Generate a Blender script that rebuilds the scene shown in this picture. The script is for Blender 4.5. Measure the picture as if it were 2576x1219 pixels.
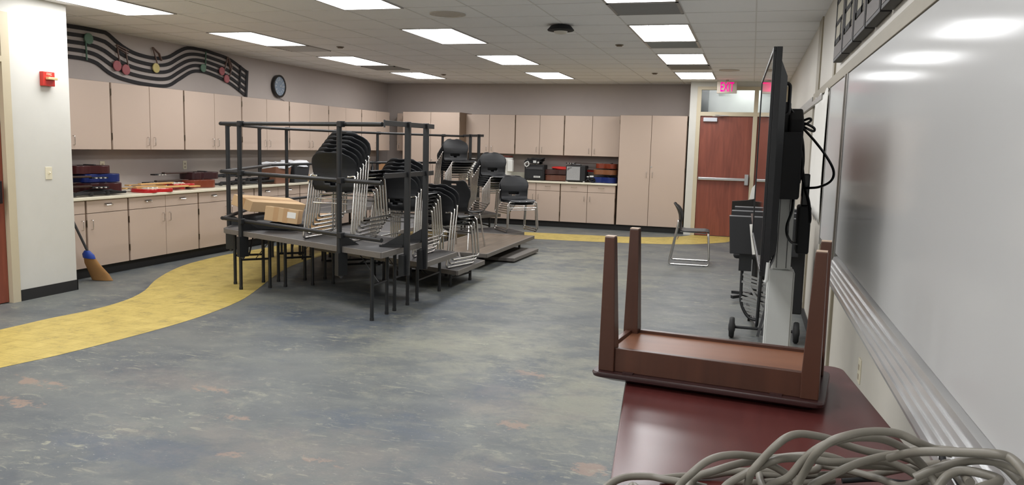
import bpy, math, random
from mathutils import Vector, Matrix
random.seed(7)
for o in list(bpy.data.objects): bpy.data.objects.remove(o)
scn = bpy.context.scene
COL = scn.collection
R_ = math.radians
# ------------------------------------------------------------------ camera
IW, IH = 2576, 1219
CF, CYAW, CPIT, CROL, CH = 2001.5, .2882, .1213, .0260, 1.5227
Fv = Vector((-math.sin(CYAW)*math.cos(CPIT), math.cos(CYAW)*math.cos(CPIT), -math.sin(CPIT)))
R0 = Vector((math.cos(CYAW), math.sin(CYAW), 0)); U0 = R0.cross(Fv)
Rv = R0*math.cos(CROL)+U0*math.sin(CROL); Uv = U0*math.cos(CROL)-R0*math.sin(CROL)
cam = bpy.data.objects.new('camera', bpy.data.cameras.new('camera')); COL.objects.link(cam)
cam.data.sensor_width = 36; cam.data.lens = CF/IW*36; cam.data.clip_start = .05; cam.data.clip_end = 60
M = Matrix((Rv, Uv, -Fv)).transposed().to_4x4(); M.translation = (0, 0, CH); cam.matrix_world = M
scn.camera = cam
def at(ax, val, u, v):            # the point where the sight line of a photo pixel meets the plane ax = val
    d = Fv+Rv*((u-IW/2)/CF)-Uv*((v-IH/2)/CF); i = 'XYZ'.index(ax)
    c = Vector((0, 0, CH)); return c+d*((val-c[i])/d[i])
# ------------------------------------------------------------------ world, exposure
w = bpy.data.worlds.new('world'); scn.world = w; w.use_nodes = True
w.node_tree.nodes['Background'].inputs[0].default_value = (.80, .86, 1, 1)
w.node_tree.nodes['Background'].inputs[1].default_value = .10
scn.view_settings.view_transform = 'Standard'; scn.view_settings.look = 'None'
scn.view_settings.gamma = 1; scn.view_settings.use_curve_mapping = False
scn.view_settings.exposure = 1.0
LAMP = 7.6                        # emission of the troffer lenses
# ------------------------------------------------------------------ materials
def srgb(r, g, b):
    f = lambda c: (c/255/12.92 if c/255 <= .04045 else ((c/255+.055)/1.055)**2.4)
    return (f(r), f(g), f(b), 1)
MATS = {}
def mat(name, col, rough=.5, metal=0, var=.06, scale=8, bump=0, bscale=60, emit=0, stretch=(1, 1, 1), spec=.5, coat=0, trans=0):
    if name in MATS: return MATS[name]
    m = bpy.data.materials.new(name); m.use_nodes = True; nt = m.node_tree; N = nt.nodes; L = nt.links
    b = N['Principled BSDF']
    if len(col) == 3: col = srgb(*col)
    tc = N.new('ShaderNodeTexCoord'); mp = N.new('ShaderNodeMapping'); mp.inputs['Scale'].default_value = stretch
    L.new(tc.outputs['Object'], mp.inputs[0])
    n = N.new('ShaderNodeTexNoise'); n.inputs['Scale'].default_value = scale; n.inputs['Detail'].default_value = 5
    L.new(mp.outputs[0], n.inputs['Vector'])
    mx = N.new('ShaderNodeMix'); mx.data_type = 'RGBA'
    mx.inputs[6].default_value = [c*(1-var) for c in col[:3]]+[1]; mx.inputs[7].default_value = [min(1, c*(1+var)) for c in col[:3]]+[1]
    L.new(n.outputs['Fac'], mx.inputs[0]); L.new(mx.outputs[2], b.inputs['Base Color'])
    b.inputs['Roughness'].default_value = rough; b.inputs['Metallic'].default_value = metal
    b.inputs['Specular IOR Level'].default_value = spec; b.inputs['Coat Weight'].default_value = coat; b.inputs['Coat Roughness'].default_value = .08
    if trans: b.inputs['Transmission Weight'].default_value = trans
    if bump:
        n2 = N.new('ShaderNodeTexNoise'); n2.inputs['Scale'].default_value = bscale; n2.inputs['Detail'].default_value = 4
        L.new(mp.outputs[0], n2.inputs['Vector']); bp = N.new('ShaderNodeBump'); bp.inputs['Strength'].default_value = bump
        bp.inputs['Distance'].default_value = .01; L.new(n2.outputs['Fac'], bp.inputs['Height']); L.new(bp.outputs[0], b.inputs['Normal'])
    if emit:
        b.inputs['Emission Color'].default_value = col; b.inputs['Emission Strength'].default_value = emit
    MATS[name] = m; return m
def wood(name, c1, c2, rough=.35, axis=2, scale=14, coat=0):
    if name in MATS: return MATS[name]
    m = bpy.data.materials.new(name); m.use_nodes = True; nt = m.node_tree; N = nt.nodes; L = nt.links
    b = N['Principled BSDF']; tc = N.new('ShaderNodeTexCoord'); mp = N.new('ShaderNodeMapping')
    s = [1, 1, 1]; s[axis] = .09; mp.inputs['Scale'].default_value = s; L.new(tc.outputs['Object'], mp.inputs[0])
    n = N.new('ShaderNodeTexNoise'); n.inputs['Scale'].default_value = scale; n.inputs['Detail'].default_value = 8; n.inputs['Distortion'].default_value = 1.2
    L.new(mp.outputs[0], n.inputs['Vector'])
    r = N.new('ShaderNodeValToRGB'); r.color_ramp.elements[0].position = .3; r.color_ramp.elements[1].position = .72
    r.color_ramp.elements[0].color = srgb(*c1); r.color_ramp.elements[1].color = srgb(*c2)
    L.new(n.outputs['Fac'], r.inputs[0]); L.new(r.outputs[0], b.inputs['Base Color']); b.inputs['Roughness'].default_value = rough
    b.inputs['Coat Weight'].default_value = coat; b.inputs['Coat Roughness'].default_value = .15
    MATS[name] = m; return m

RTRIM = mat('dull_tan_rail', (150, 141, 122), .5, var=.05)
WHITE = mat('white_wall_paint', (206, 204, 197), .6, bump=.03, bscale=150, var=.03)
TAUPE = mat('taupe_wall_paint', (180, 170, 164), .7, bump=.03, bscale=150, var=.03)
RWALL = mat('off_white_partition', (205, 200, 190), .5, bump=.02, var=.03)
LAM = mat('beige_laminate', (191, 171, 156), .45, var=.025, scale=2)
LAMIN = mat('cabinet_carcass', (120, 100, 82), .6, var=.08)
BRONZE = mat('bronze_hinge', (110, 98, 84), .35, .9)
CTOP = mat('cream_counter', (226, 219, 198), .35, var=.03, scale=20)
TOE = mat('black_rubber_base', (33, 32, 32), .6, var=.1)
TRIM = mat('tan_painted_steel', (196, 184, 158), .45, var=.04)
CHROME = mat('chrome', (205, 203, 200), .16, 1, var=.03)
STEEL = mat('brushed_steel', (190, 190, 190), .32, .9, var=.08, stretch=(1, 1, 20))
ALU = mat('aluminium', (170, 168, 165), .4, .85, var=.05)
ALUW = mat('pale_aluminium', (206, 207, 204), .45, .25, var=.03)
SHELL = mat('black_plastic_shell', (27, 28, 31), .45, var=.08, bump=.15, bscale=400)
BLK = mat('black_powder_coat', (27, 28, 30), .45, var=.1, bump=.05, bscale=300)
BLKG = mat('black_gloss', (16, 17, 19), .25, var=.05)
BLKM = mat('black_matte', (24, 24, 26), .7, var=.15)
RUB = mat('rubber', (30, 30, 30), .7)
CARD = mat('cardboard', (196, 164, 124), .75, var=.05, scale=5)
TAPE = mat('packing_tape', (186, 148, 104), .3, var=.03)
PAPER = mat('white_paper', (232, 230, 224), .6, var=.02)
IVORY = mat('ivory_plastic', (222, 214, 190), .4, var=.02)
REDP = mat('red_plastic', (196, 44, 34), .4, var=.04)
BAG = mat('white_plastic_bag', (228, 230, 234), .35, var=.03, bump=.6, bscale=12)
GREYP = mat('grey_plastic', (120, 120, 122), .5)
DGREY = mat('dark_grey_steel', (70, 70, 72), .45, .3)
CABLE = mat('grey_beige_cable', (122, 117, 107), .45, var=.06, scale=4)
LENS = mat('troffer_lens', (1., 1., 1., 1), .4, var=0, emit=LAMP)
MATS['troffer_lens'].node_tree.nodes['Principled BSDF'].inputs['Emission Color'].default_value = (.985, .99, 1, 1)
NEON = mat('exit_red_glow', (255, 0, 128), .4, var=0, emit=.62, spec=0)
DOORW = wood('red_brown_door_veneer', (116, 58, 44), (142, 76, 58), .4)
TABLEW = wood('cherry_laminate', (80, 38, 36), (90, 44, 41), .27, axis=1, scale=22)
BENCHW = wood('brown_stained_wood', (66, 38, 27), (86, 51, 36), .4, axis=2, scale=8)
BENCHT = wood('dark_edge_board', (46, 27, 27), (62, 36, 35), .3, axis=0, scale=12)
BENCHP = wood('orange_brown_panel', (116, 72, 48), (136, 88, 61), .45, axis=0, scale=5)
# the ply top of one riser deck
DECKW = wood('worn_brown_deck', (88, 76, 64), (124, 108, 92), .4, axis=1, scale=9)
DECKC = mat('charcoal_deck_top', (56, 54, 54), .5, var=.12, scale=60, bump=.1, bscale=300)
DECKE = mat('grey_deck_edge', (116, 111, 106), .45, .35, var=.12, scale=40)
# whiteboard: hard gloss enamel
WBD = mat('whiteboard_enamel', (190, 190, 189), .5, var=.01, coat=.34, spec=.25)
WBD.node_tree.nodes['Principled BSDF'].inputs['Coat Roughness'].default_value = .12

def floor_material():
    m = bpy.data.materials.new('worn_blue_grey_linoleum'); m.use_nodes = True; nt = m.node_tree; N = nt.nodes; L = nt.links
    b = N['Principled BSDF']; tc = N.new('ShaderNodeTexCoord'); P = tc.outputs['Object']
    def noise(scale, detail=5, st=(1, 1, 1), off=(0, 0, 0), dist=0, rough=.6):
        mp = N.new('ShaderNodeMapping'); mp.inputs['Scale'].default_value = st; mp.inputs['Location'].default_value = off; L.new(P, mp.inputs[0])
        n = N.new('ShaderNodeTexNoise'); n.inputs['Scale'].default_value = scale; n.inputs['Detail'].default_value = detail
        n.inputs['Distortion'].default_value = dist; n.inputs['Roughness'].default_value = rough; L.new(mp.outputs[0], n.inputs['Vector']); return n.outputs['Fac']
    def ramp(f, a, c):
        r = N.new('ShaderNodeMapRange'); r.inputs[1].default_value = a; r.inputs[2].default_value = c; L.new(f, r.inputs[0]); return r.outputs[0]
    def mix(f, a, c):
        x = N.new('ShaderNodeMix'); x.data_type = 'RGBA'
        for s, v in ((6, a), (7, c)):
            if isinstance(v, tuple): x.inputs[s].default_value = v
            else: L.new(v, x.inputs[s])
        L.new(f, x.inputs[0]); return x.outputs[2]
    def mul(a, c, op='MULTIPLY'):
        if op == 'SUBTRACT_':
            r_ = N.new('ShaderNodeMapRange'); r_.clamp = False; r_.inputs[1].default_value = .5; r_.inputs[2].default_value = .75; L.new(a, r_.inputs[0]); return r_.outputs[0]
        x = N.new('ShaderNodeMath'); x.operation = op; x.use_clamp = True
        for s, v in ((0, a), (1, c)):
            if isinstance(v, (int, float)): x.inputs[s].default_value = v
            else: L.new(v, x.inputs[s])
        return x.outputs[0]
    def blob(x, y, rx, ry):      # a worn spot of its own shape
        mp = N.new('ShaderNodeMapping'); mp.inputs['Location'].default_value = (-x/rx, -y/ry, 0); mp.inputs['Scale'].default_value = (1/rx, 1/ry, 0); L.new(P, mp.inputs[0])
        g = N.new('ShaderNodeTexGradient'); g.gradient_type = 'SPHERICAL'; L.new(mp.outputs[0], g.inputs[0]); return g.outputs['Fac']
    c = mix(ramp(noise(1.0, 8, dist=.5, st=(1, 1.3, 1)), .34, .68), srgb(82, 88, 93), srgb(119, 121, 116))
    c = mix(mul(ramp(noise(2.6, 7, off=(5, 2, 0), st=(1, 1.5, 1)), .50, .74), .7), c, srgb(128, 130, 122))
    def spots(L_, k, n_off, lo, hi):
        acc = None
        for s_ in L_:
            f = blob(*s_); acc = f if acc is None else mul(acc, f, 'MAXIMUM')
        nz = mul(noise(k, 10, off=n_off, dist=.35, st=(1, 1.3, 1), rough=.75), .5, 'SUBTRACT_'); return ramp(mul(acc, nz, 'ADD'), lo, hi)
    pale = spots([(-2.2, 8.6, 1.3, 2.4), (-2.3, 10.9, 1.0, 1.6), (-.85, 4.7, .8, 1.5), (-1.9, 5.6, 1.3, 1.3), (-1.6, 9.1, .9, 1.3)], 3.0, (1, 7, 0), .2, 1.2)
    c = mix(mul(pale, .8), c, srgb(154, 152, 132))
    blue = spots([(-.95, 3.49, .32, .16), (-1.87, 3.8, .7, .35), (-2.75, 3.07, .9, .35), (-2.65, 7.0, .8, .8), (-3.4, 6.0, 1.3, .8), (-1.4, 4.6, .4, 1.0)], 2.6, (4, 4, 0), .35, .9)
    c = mix(mul(blue, .55), c, srgb(70, 82, 100))
    brn = spots([(-1.175, 4.07, .16, .17), (-2.588, 3.62, .17, .10), (-2.335, 3.2, .13, .11), (-4.12, 3.74, .4, .16), (-.66, 3.6, .2, .13), (-3.1, 4.0, .3, .1), (-1.33, 5.04, .3, .13), (-3.9, 3.4, .3, .14), (-1.9, 3.25, .2, .08), (-1.6, 2.95, .3, .12), (-.8, 2.7, .3, .2)], 7, (7, 1, 0), .62, .82)
    c = mix(mul(brn, .7), c, srgb(160, 132, 114))
    sc = mul(ramp(noise(7, 10, st=(1, 3.0, 1), off=(3, 1, 0), dist=.8, rough=.75), .55, .62), ramp(noise(1.5, 3, off=(8, 8, 0)), .40, .6))
    c = mix(mul(sc, .7), c, srgb(168, 166, 144))
    fl = mul(ramp(noise(30, 5, st=(1, 2.2, 1), off=(3, 9, 0), rough=.7), .63, .68), ramp(noise(2.2, 3, off=(1, 8, 0)), .38, .6))
    c = mix(mul(fl, .8), c, srgb(196, 194, 178))
    dk = mul(ramp(noise(24, 6, st=(1, 2, 1), off=(13, 9, 0)), .66, .72), .5)
    c = mix(dk, c, srgb(64, 68, 74))
    tan = spots([(-2.0, 3.3, 1.5, .5), (-1.3, 4.4, .6, .5), (-3.4, 4.1, .8, .35), (-1.0, 2.8, .8, .4)], 3.0, (6, 2, 0), .2, 1.3)
    c = mix(mul(tan, .5), c, srgb(142, 130, 120))
    c = mix(mul(noise(60, 6, rough=.8), .45), c, srgb(66, 70, 74))
    L.new(c, b.inputs['Base Color'])
    r = N.new('ShaderNodeMapRange'); r.inputs[3].default_value = .36; r.inputs[4].default_value = .6; L.new(noise(3, 5, off=(9, 9, 9)), r.inputs[0]); L.new(r.outputs[0], b.inputs['Roughness'])
    b.inputs['Specular IOR Level'].default_value = .4
    bp = N.new('ShaderNodeBump'); bp.inputs['Strength'].default_value = .12; bp.inputs['Distance'].default_value = .004; L.new(noise(40, 4), bp.inputs['Height']); L.new(bp.outputs[0], b.inputs['Normal'])
    return m
def yellow_material():
    m = bpy.data.materials.new('yellow_brick_inlay'); m.use_nodes = True; nt = m.node_tree; N = nt.nodes; L = nt.links
    b = N['Principled BSDF']; tc = N.new('ShaderNodeTexCoord')
    n = N.new('ShaderNodeTexNoise'); n.inputs['Scale'].default_value = 5.5; n.inputs['Detail'].default_value = 12; n.inputs['Roughness'].default_value = .78; L.new(tc.outputs['Object'], n.inputs['Vector'])
    r = N.new('ShaderNodeValToRGB'); e = r.color_ramp.elements; e[0].position = .33; e[0].color = srgb(150, 134, 78); e[1].position = .62; e[1].color = srgb(200, 178, 100)
    x = e.new(.47); x.color = srgb(186, 164, 88); L.new(n.outputs['Fac'], r.inputs[0])
    bk = N.new('ShaderNodeTexBrick'); bk.inputs['Scale'].default_value = 1; bk.inputs['Brick Width'].default_value = .32; bk.inputs['Row Height'].default_value = .16
    bk.inputs['Mortar Size'].default_value = .004; bk.inputs['Color1'].default_value = (1, 1, 1, 1); bk.inputs['Color2'].default_value = (.94, .94, .94, 1); bk.inputs['Mortar'].default_value = (.72, .68, .6, 1)
    L.new(tc.outputs['Object'], bk.inputs['Vector'])
    mx = N.new('ShaderNodeMix'); mx.data_type = 'RGBA'; mx.blend_type = 'MULTIPLY'; mx.inputs[0].default_value = .8
    L.new(r.outputs[0], mx.inputs[6]); L.new(bk.outputs['Color'], mx.inputs[7]); L.new(mx.outputs[2], b.inputs['Base Color']); b.inputs['Roughness'].default_value = .5
    return m
FLOOR = floor_material(); YELLOW = yellow_material()
CTILE = mat('white_ceiling_tile', (246, 245, 246), .85, var=.05, scale=1.2, bump=.25, bscale=90)
CBAR = mat('ceiling_grid_bar', (222, 220, 218), .6)

# ------------------------------------------------------------------ mesh helpers
BASE = {}                         # world base of things whose parts are written in world coordinates
class MB:
    def __init__(s): s.v = []; s.f = []
    def add(s, vs, fs): n = len(s.v); s.v += [tuple(v) for v in vs]; s.f += [tuple(i+n for i in f) for f in fs]; return s
    def box(s, x0, x1, y0, y1, z0, z1):
        return s.add([(x, y, z) for z in (z0, z1) for y in (y0, y1) for x in (x0, x1)],
                     [(0, 2, 3, 1), (4, 5, 7, 6), (0, 1, 5, 4), (2, 6, 7, 3), (0, 4, 6, 2), (1, 3, 7, 5)])
    def obox(s, c, sx, sy, sz, rz=0, tilt=None):
        q = Matrix.Rotation(rz, 3, 'Z')
        if tilt: q = q @ tilt
        vs = [Vector(c)+q @ Vector((x*sx/2, y*sy/2, z*sz/2)) for z in (-1, 1) for y in (-1, 1) for x in (-1, 1)]
        return s.add(vs, [(0, 2, 3, 1), (4, 5, 7, 6), (0, 1, 5, 4), (2, 6, 7, 3), (0, 4, 6, 2), (1, 3, 7, 5)])
    def prism(s, poly, z0, z1):   # plan polygon, counter clockwise
        n = len(poly); vs = [(p[0], p[1], z0) for p in poly]+[(p[0], p[1], z1) for p in poly]
        return s.add(vs, [tuple(range(n-1, -1, -1)), tuple(range(n, 2*n))]+[(i, (i+1) % n, n+(i+1) % n, n+i) for i in range(n)])
    def prismx(s, poly, x0, x1):  # polygon in (y, z)
        n = len(poly); vs = [(x0, p[0], p[1]) for p in poly]+[(x1, p[0], p[1]) for p in poly]
        return s.add(vs, [tuple(range(n-1, -1, -1)), tuple(range(n, 2*n))]+[(i, (i+1) % n, n+(i+1) % n, n+i) for i in range(n)])
    def bar(s, a, b, wd, ht, up=(0, 0, 1)):   # rectangular bar
        a, b = Vector(a), Vector(b); d = (b-a).normalized(); up = Vector(up)
        if abs(d.dot(up)) > .95: up = Vector((1, 0, 0))
        r = d.cross(up).normalized(); u = r.cross(d)
        vs = [p+r*(i*wd/2)+u*(j*ht/2) for p in (a, b) for i, j in ((-1, -1), (1, -1), (1, 1), (-1, 1))]
        return s.add(vs, [(3, 2, 1, 0), (4, 5, 6, 7), (0, 1, 5, 4), (1, 2, 6, 5), (2, 3, 7, 6), (3, 0, 4, 7)])
    def tube(s, pts, r, n=8, closed=False):
        pts = [Vector(p) for p in pts]; k = len(pts); rs = r if isinstance(r, (list, tuple)) else [r]*k
        T = []
        for i in range(k):
            a = pts[(i-1) % k] if (closed or i) else pts[i]; b = pts[(i+1) % k] if (closed or i < k-1) else pts[i]
            T.append((b-a).normalized())
        ref = Vector((0, 0, 1)) if abs(T[0].z) < .9 else Vector((1, 0, 0)); nrm = (ref-T[0]*ref.dot(T[0])).normalized(); vs = []
        for i in range(k):
            nrm = (nrm-T[i]*nrm.dot(T[i])).normalized(); bi = T[i].cross(nrm)
            for j in range(n):
                a = 2*math.pi*j/n; vs.append(pts[i]+(nrm*math.cos(a)+bi*math.sin(a))*rs[i])
        fs = []
        for i in range(k if closed else k-1):
            i2 = (i+1) % k
            fs += [(i*n+j, i*n+(j+1) % n, i2*n+(j+1) % n, i2*n+j) for j in range(n)]
        if not closed: fs += [tuple(range(n-1, -1, -1)), tuple((k-1)*n+j for j in range(n))]
        return s.add(vs, fs)
    def cyl(s, a, b, r, n=14, r2=None): return s.tube([a, b], [r, r if r2 is None else r2], n)
    def lathe(s, prof, c=(0, 0, 0), n=20, axis='Z'):
        vs = []
        for (r, h) in prof:
            for j in range(n):
                a = 2*math.pi*j/n; p = (r*math.cos(a), r*math.sin(a), h)
                if axis == 'X': p = (h, p[0], p[1])
                if axis == 'Y': p = (p[0], h, p[1])
                vs.append((c[0]+p[0], c[1]+p[1], c[2]+p[2]))
        k = len(prof); fs = [(i*n+j, i*n+(j+1) % n, (i+1)*n+(j+1) % n, (i+1)*n+j) for i in range(k-1) for j in range(n)]
        fs += [tuple(range(n-1, -1, -1)), tuple((k-1)*n+j for j in range(n))]
        return s.add(vs, fs)
    def build(s, name, m, parent=None, smooth=False, bevel=0, base=None):
        off = Vector((0, 0, 0)); p = parent
        while p is not None:
            if p.name in BASE: off = BASE[p.name]
            p = p.parent
        if base is not None: off = Vector(base)
        me = bpy.data.meshes.new(name); me.from_pydata([tuple(Vector(v)-off) for v in s.v], [], s.f); me.validate()
        import bmesh
        bm = bmesh.new(); bm.from_mesh(me); bmesh.ops.recalc_face_normals(bm, faces=bm.faces); bm.to_mesh(me); bm.free()
        me.materials.append(m)
        o = bpy.data.objects.new(name, me); COL.objects.link(o)
        if parent is not None: o.parent = parent
        if base is not None: o.location = base; BASE[o.name] = Vector(base)
        if smooth:
            for pl in me.polygons: pl.use_smooth = True
            me.set_sharp_from_angle(angle=R_(42))
        if bevel:
            b = o.modifiers.new('bevel', 'BEVEL'); b.width = bevel; b.segments = 2; b.limit_method = 'ANGLE'; b.angle_limit = R_(50)
        return o
def curve_pts(pts, n=8):          # Catmull-Rom through points
    P = [Vector(p) for p in pts]; P = [P[0]*2-P[1]]+P+[P[-1]*2-P[-2]]; out = []
    for i in range(1, len(P)-2):
        for k in range(n):
            t = k/n; a, b, c, d = P[i-1], P[i], P[i+1], P[i+2]
            out.append(.5*((2*b)+(c-a)*t+(2*a-5*b+4*c-d)*t*t+(3*b-a-3*c+d)*t**3))
    out.append(P[-2]); return out
def rounded(pts, r, n=4):         # polyline with rounded corners
    P = [Vector(p) for p in pts]; out = [P[0]]
    for i in range(1, len(P)-1):
        a, b, c = P[i-1], P[i], P[i+1]; d1 = (a-b); d2 = (c-b); rr = min(r, d1.length*.45, d2.length*.45)
        p1 = b+d1.normalized()*rr; p2 = b+d2.normalized()*rr
        for k in range(n+1):
            t = k/n; out.append(p1*(1-t)**2+b*2*t*(1-t)+p2*t*t)
    out.append(P[-1]); return out
def tag(o, label, cat, group=None):
    o['label'] = label; o['category'] = cat
    if group: o['group'] = group
    return o
def thing(name, label, cat, base, group=None, local=False, rz=0):
    o = bpy.data.objects.new(name, None); COL.objects.link(o); o.empty_display_size = .1
    o.location = base; o.rotation_euler[2] = rz
    if not local: BASE[o.name] = Vector(base)
    return tag(o, label, cat, group)
def struct(name, mb, m, **k):
    o = mb.build(name, m, **k)
    if o.parent is None: o['kind'] = 'structure'
    return o
def copy_tree(o, parent=None):
    c = o.copy(); COL.objects.link(c)
    if parent is not None: c.parent = parent
    for ch in list(o.children): copy_tree(ch, c)
    return c
def text(name, s, size, m, parent, loc, rot, ext=.002, sx=1, off_k=.004):
    cu = bpy.data.curves.new(name, 'FONT'); cu.body = s; cu.size = size; cu.extrude = ext; cu.align_x = 'CENTER'; cu.align_y = 'CENTER'; cu.offset = size*off_k
    cu.materials.append(m); o = bpy.data.objects.new(name, cu); COL.objects.link(o); off = Vector((0, 0, 0)); p = parent
    while p is not None:
        if p.name in BASE: off = BASE[p.name]
        p = p.parent
    o.parent = parent; o.location = Vector(loc)-off; o.rotation_euler = rot; o.scale = (sx, 1, 1)
    bpy.context.view_layer.update(); me = bpy.data.meshes.new_from_object(o.evaluated_get(bpy.context.evaluated_depsgraph_get()))
    r = bpy.data.objects.new(name, me); COL.objects.link(r); r.parent = o.parent; r.location = o.location; r.rotation_euler = rot; r.scale = (sx, 1, 1)
    bpy.data.objects.remove(o); r.name = name; return r

# ------------------------------------------------------------------ room shell
XW, XL, XP, YB, YD, HC, YN = .545, -7.31, -6.296, 15.31, 14.65, 2.73, -2.6
struct('floor', MB().box(XL-.1, 2.2, YN-.1, 18, -.08, 0), FLOOR)
path_l = [(-5.9, 1.5), (-5.6, 3.6), (-5.51, 4.67), (-5.5, 5.1), (-5.45, 5.5), (-5.5, 5.95), (-5.68, 6.4), (-6.0, 6.92), (-6.28, 7.5), (-6.46, 8.06), (-6.54, 8.8), (-6.5, 9.5), (-6.4, 10.5), (-6.1, 11.7),
          (-5.6, 12.6), (-4.8, 13.2), (-4, 13.5), (-3.4, 13.58), (-2.52, 13.66), (-1.84, 13.77), (-1.3, 14.08), (-1.05, 14.4), (-.95, 14.65)]
path_r = [(-5.1, 1.3), (-4.75, 3.1), (-4.6, 3.9), (-4.52, 4.25), (-4.46, 4.8), (-4.43, 5.3), (-4.45, 5.78), (-4.54, 6.32), (-4.7, 6.8), (-5.07, 7.75), (-5.3, 8.5), (-5.4, 9.5), (-5.3, 10.6), (-4.95, 11.6),
          (-4.4, 12.25), (-3.8, 12.55), (-3.16, 12.64), (-2.34, 12.73), (-1.46, 12.91), (-.85, 13.18), (-.45, 13.6), (-.28, 13.9), (-.15, 14.65)]
a = curve_pts([(x, y, 0) for x, y in path_l], 3); b = curve_pts([(x, y, 0) for x, y in path_r], 3)
mb = MB(); n = len(a); mb.add([(p.x, p.y, .0015) for p in a]+[(p.x, p.y, .0015) for p in b], [(i, i+1, n+i+1, n+i) for i in range(n-1)])
o = mb.build('trim_1', YELLOW); o['kind'] = 'structure'
# right wall, back wall, left wall, pilaster
struct('wall_right', MB().box(XW, XW+.12, YN, YB+.1, 0, HC), RWALL)
struct('wall_back', MB().box(XL-.1, -1.109, YB, YB+.12, 0, HC), TAUPE)
struct('wall_left', MB().box(XL-.12, XL, 5.60, YB, 0, HC), TAUPE)
struct('wall_near', MB().box(XL-.1, XW+.1, YN-.12, YN, 0, HC), WHITE)
# pilaster and the wall with the left door
mb = MB(); mb.box(XP-.25, XP, 5.55, 6.19, 0, HC).box(XL-.1, XP-.25, 5.55, 5.60, 0, HC); struct('wall_left_pillar', mb, WHITE)
mb = MB(); mb.box(XP-.15, XP, YN, 4.40, 0, HC); mb.box(XP-.15, XP, 4.40, 5.55, 2.56, HC); struct('wall_left_near', mb, WHITE)
# wall around the far doors (door recess 14.65)
mb = MB(); mb.box(-1.109, -.985, YD, YB+.12, 0, HC); mb.box(-.985, XW, YD, YD+.14, 2.64, HC); struct('wall_back_door_surround', mb, WHITE)
struct('baseboard_left', MB().box(XP, XP+.008, 5.555, 6.198, 0, .1016).box(XP-.25, XP+.008, 6.19, 6.198, 0, .1016), TOE)
struct('baseboard_right', MB().box(XW-.008, XW, YN, YD, 0, .1016), TOE)
struct('ceiling', MB().box(XL-.1, XW+.1, YN-.1, YB+.1, HC, HC+.06), CTILE)
mb = MB(); S = .6096
xs = [-.645+k*S for k in range(-11, 3)]; ys = [8.0+k*S for k in range(-17, 13)]
for x in xs:
    if XL < x < XW: mb.box(x-.006, x+.006, YN, YB, HC-.003, HC)
for y in ys: mb.box(XL, XW, y-.005, y+.005, HC-.0032, HC)
struct('trim_2', mb, CBAR)
# ------------------------------------------------------------------ troffers
FRM = mat('troffer_frame', (170, 168, 165), .4, .4)
def troffer(x, y, label, group='fluorescent ceiling troffers'):   # x, y = near left corner of the cell
    t = thing('ceiling_light', label, 'ceiling light', (x+.305, y+.61, HC), group, local=True)
    m = MB()
    for (a, b, c, d) in ((-.303, .303, -.608, -.588), (-.303, .303, .588, .608), (-.303, -.281, -.588, .588), (.281, .303, -.588, .588)): m.box(a, b, c, d, -.010, -.001)
    m.build('frame', FRM, t)
    g = MB(); nx, ny = 3, 6          # prismatic lens, pillowed cells
    vs = []; fs = []; RX, RY = nx*4, ny*4
    for j in range(RY+1):
        for i in range(RX+1):
            u, v = i/RX*nx % 1, j/RY*ny % 1
            z = -.004-.010*math.sin(math.pi*u)*math.sin(math.pi*v); vs.append((-.281+.562*i/RX, -.588+1.176*j/RY, z))
    fs = [(j*(RX+1)+i, j*(RX+1)+i+1, (j+1)*(RX+1)+i+1, (j+1)*(RX+1)+i) for j in range(RY) for i in range(RX)]
    g.add(vs, fs); o = g.build('lens', LENS, t)
    r = MB()
    for i in range(1, 3): r.box(-.281+.562*i/3-.0022, -.281+.562*i/3+.0022, -.588, .588, -.0075, -.004)
    for j in range(1, 6): r.box(-.281, .281, -.588+1.176*j/6-.0025, -.588+1.176*j/6+.0025, -.0075, -.004)
    r.build('lens_rib', mat('lens_rib_plastic', (220, 222, 226), .5, emit=.45), o); return t
cols = [(-.645-S, 'right'), (-.645-S-2.4384, 'middle'), (-.645-S-2*2.4384, 'left')]
rown = {-1: 'nearest visible, cut by the top of the photo', 0: 'second from the front', 1: 'third from the front', 2: 'farthest, beside the back wall'}
proto = None
for cx, cn in cols:
    for k in range(-4, 3):
        y = 8.0+k*2.4384
        if y < YN: continue
        lab = f'fluorescent ceiling light in the {cn} row, {rown[k]}' if k in rown else f'fluorescent ceiling light outside the photo, {cn} row, ' + {-2: 'just before the visible ones', -3: 'second before the visible ones', -4: 'farthest behind'}[k]
        if proto is None: proto = troffer(cx, y, lab)
        else:
            t = copy_tree(proto); t.location = (cx+.305, y+.61, HC); t['label'] = lab
# ------------------------------------------------------------------ ceiling fittings
def grille(c, sx, sy, label, slats=12, m=ALU, dark=GREYP):
    t = thing('air_vent', label, 'air vent', (c[0], c[1], HC), 'ceiling air vents', local=True)
    f = MB()
    for (a, b, d, e) in ((-sx/2, sx/2, -sy/2, -sy/2+.025), (-sx/2, sx/2, sy/2-.025, sy/2), (-sx/2, -sx/2+.025, -sy/2, sy/2), (sx/2-.025, sx/2, -sy/2, sy/2)): f.box(a, b, d, e, -.012, -.001)
    f.build('frame', m, t)
    MB().box(-sx/2+.02, sx/2-.02, -sy/2+.02, sy/2-.02, -.003, -.001).build('backing', dark, t)
    s = MB()
    for i in range(slats):
        y = -sy/2+.04+(sy-.08)*i/(slats-1); s.bar((-sx/2+.02, y, -.008), (sx/2-.02, y, -.008), .016, .002, up=(0, .5, 1))
    s.build('louvre', m, t); return t
VG = mat('grey_return_grille', (150, 147, 146), .5, .2)
grille((-.95, 7.09), .6, .59, 'grey return grille directly behind the nearest right ceiling light', 24, VG)
grille((-.95, 9.52), .6, .59, 'louvred supply vent between the second and third right ceiling lights', 9, ALU, DGREY)
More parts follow.
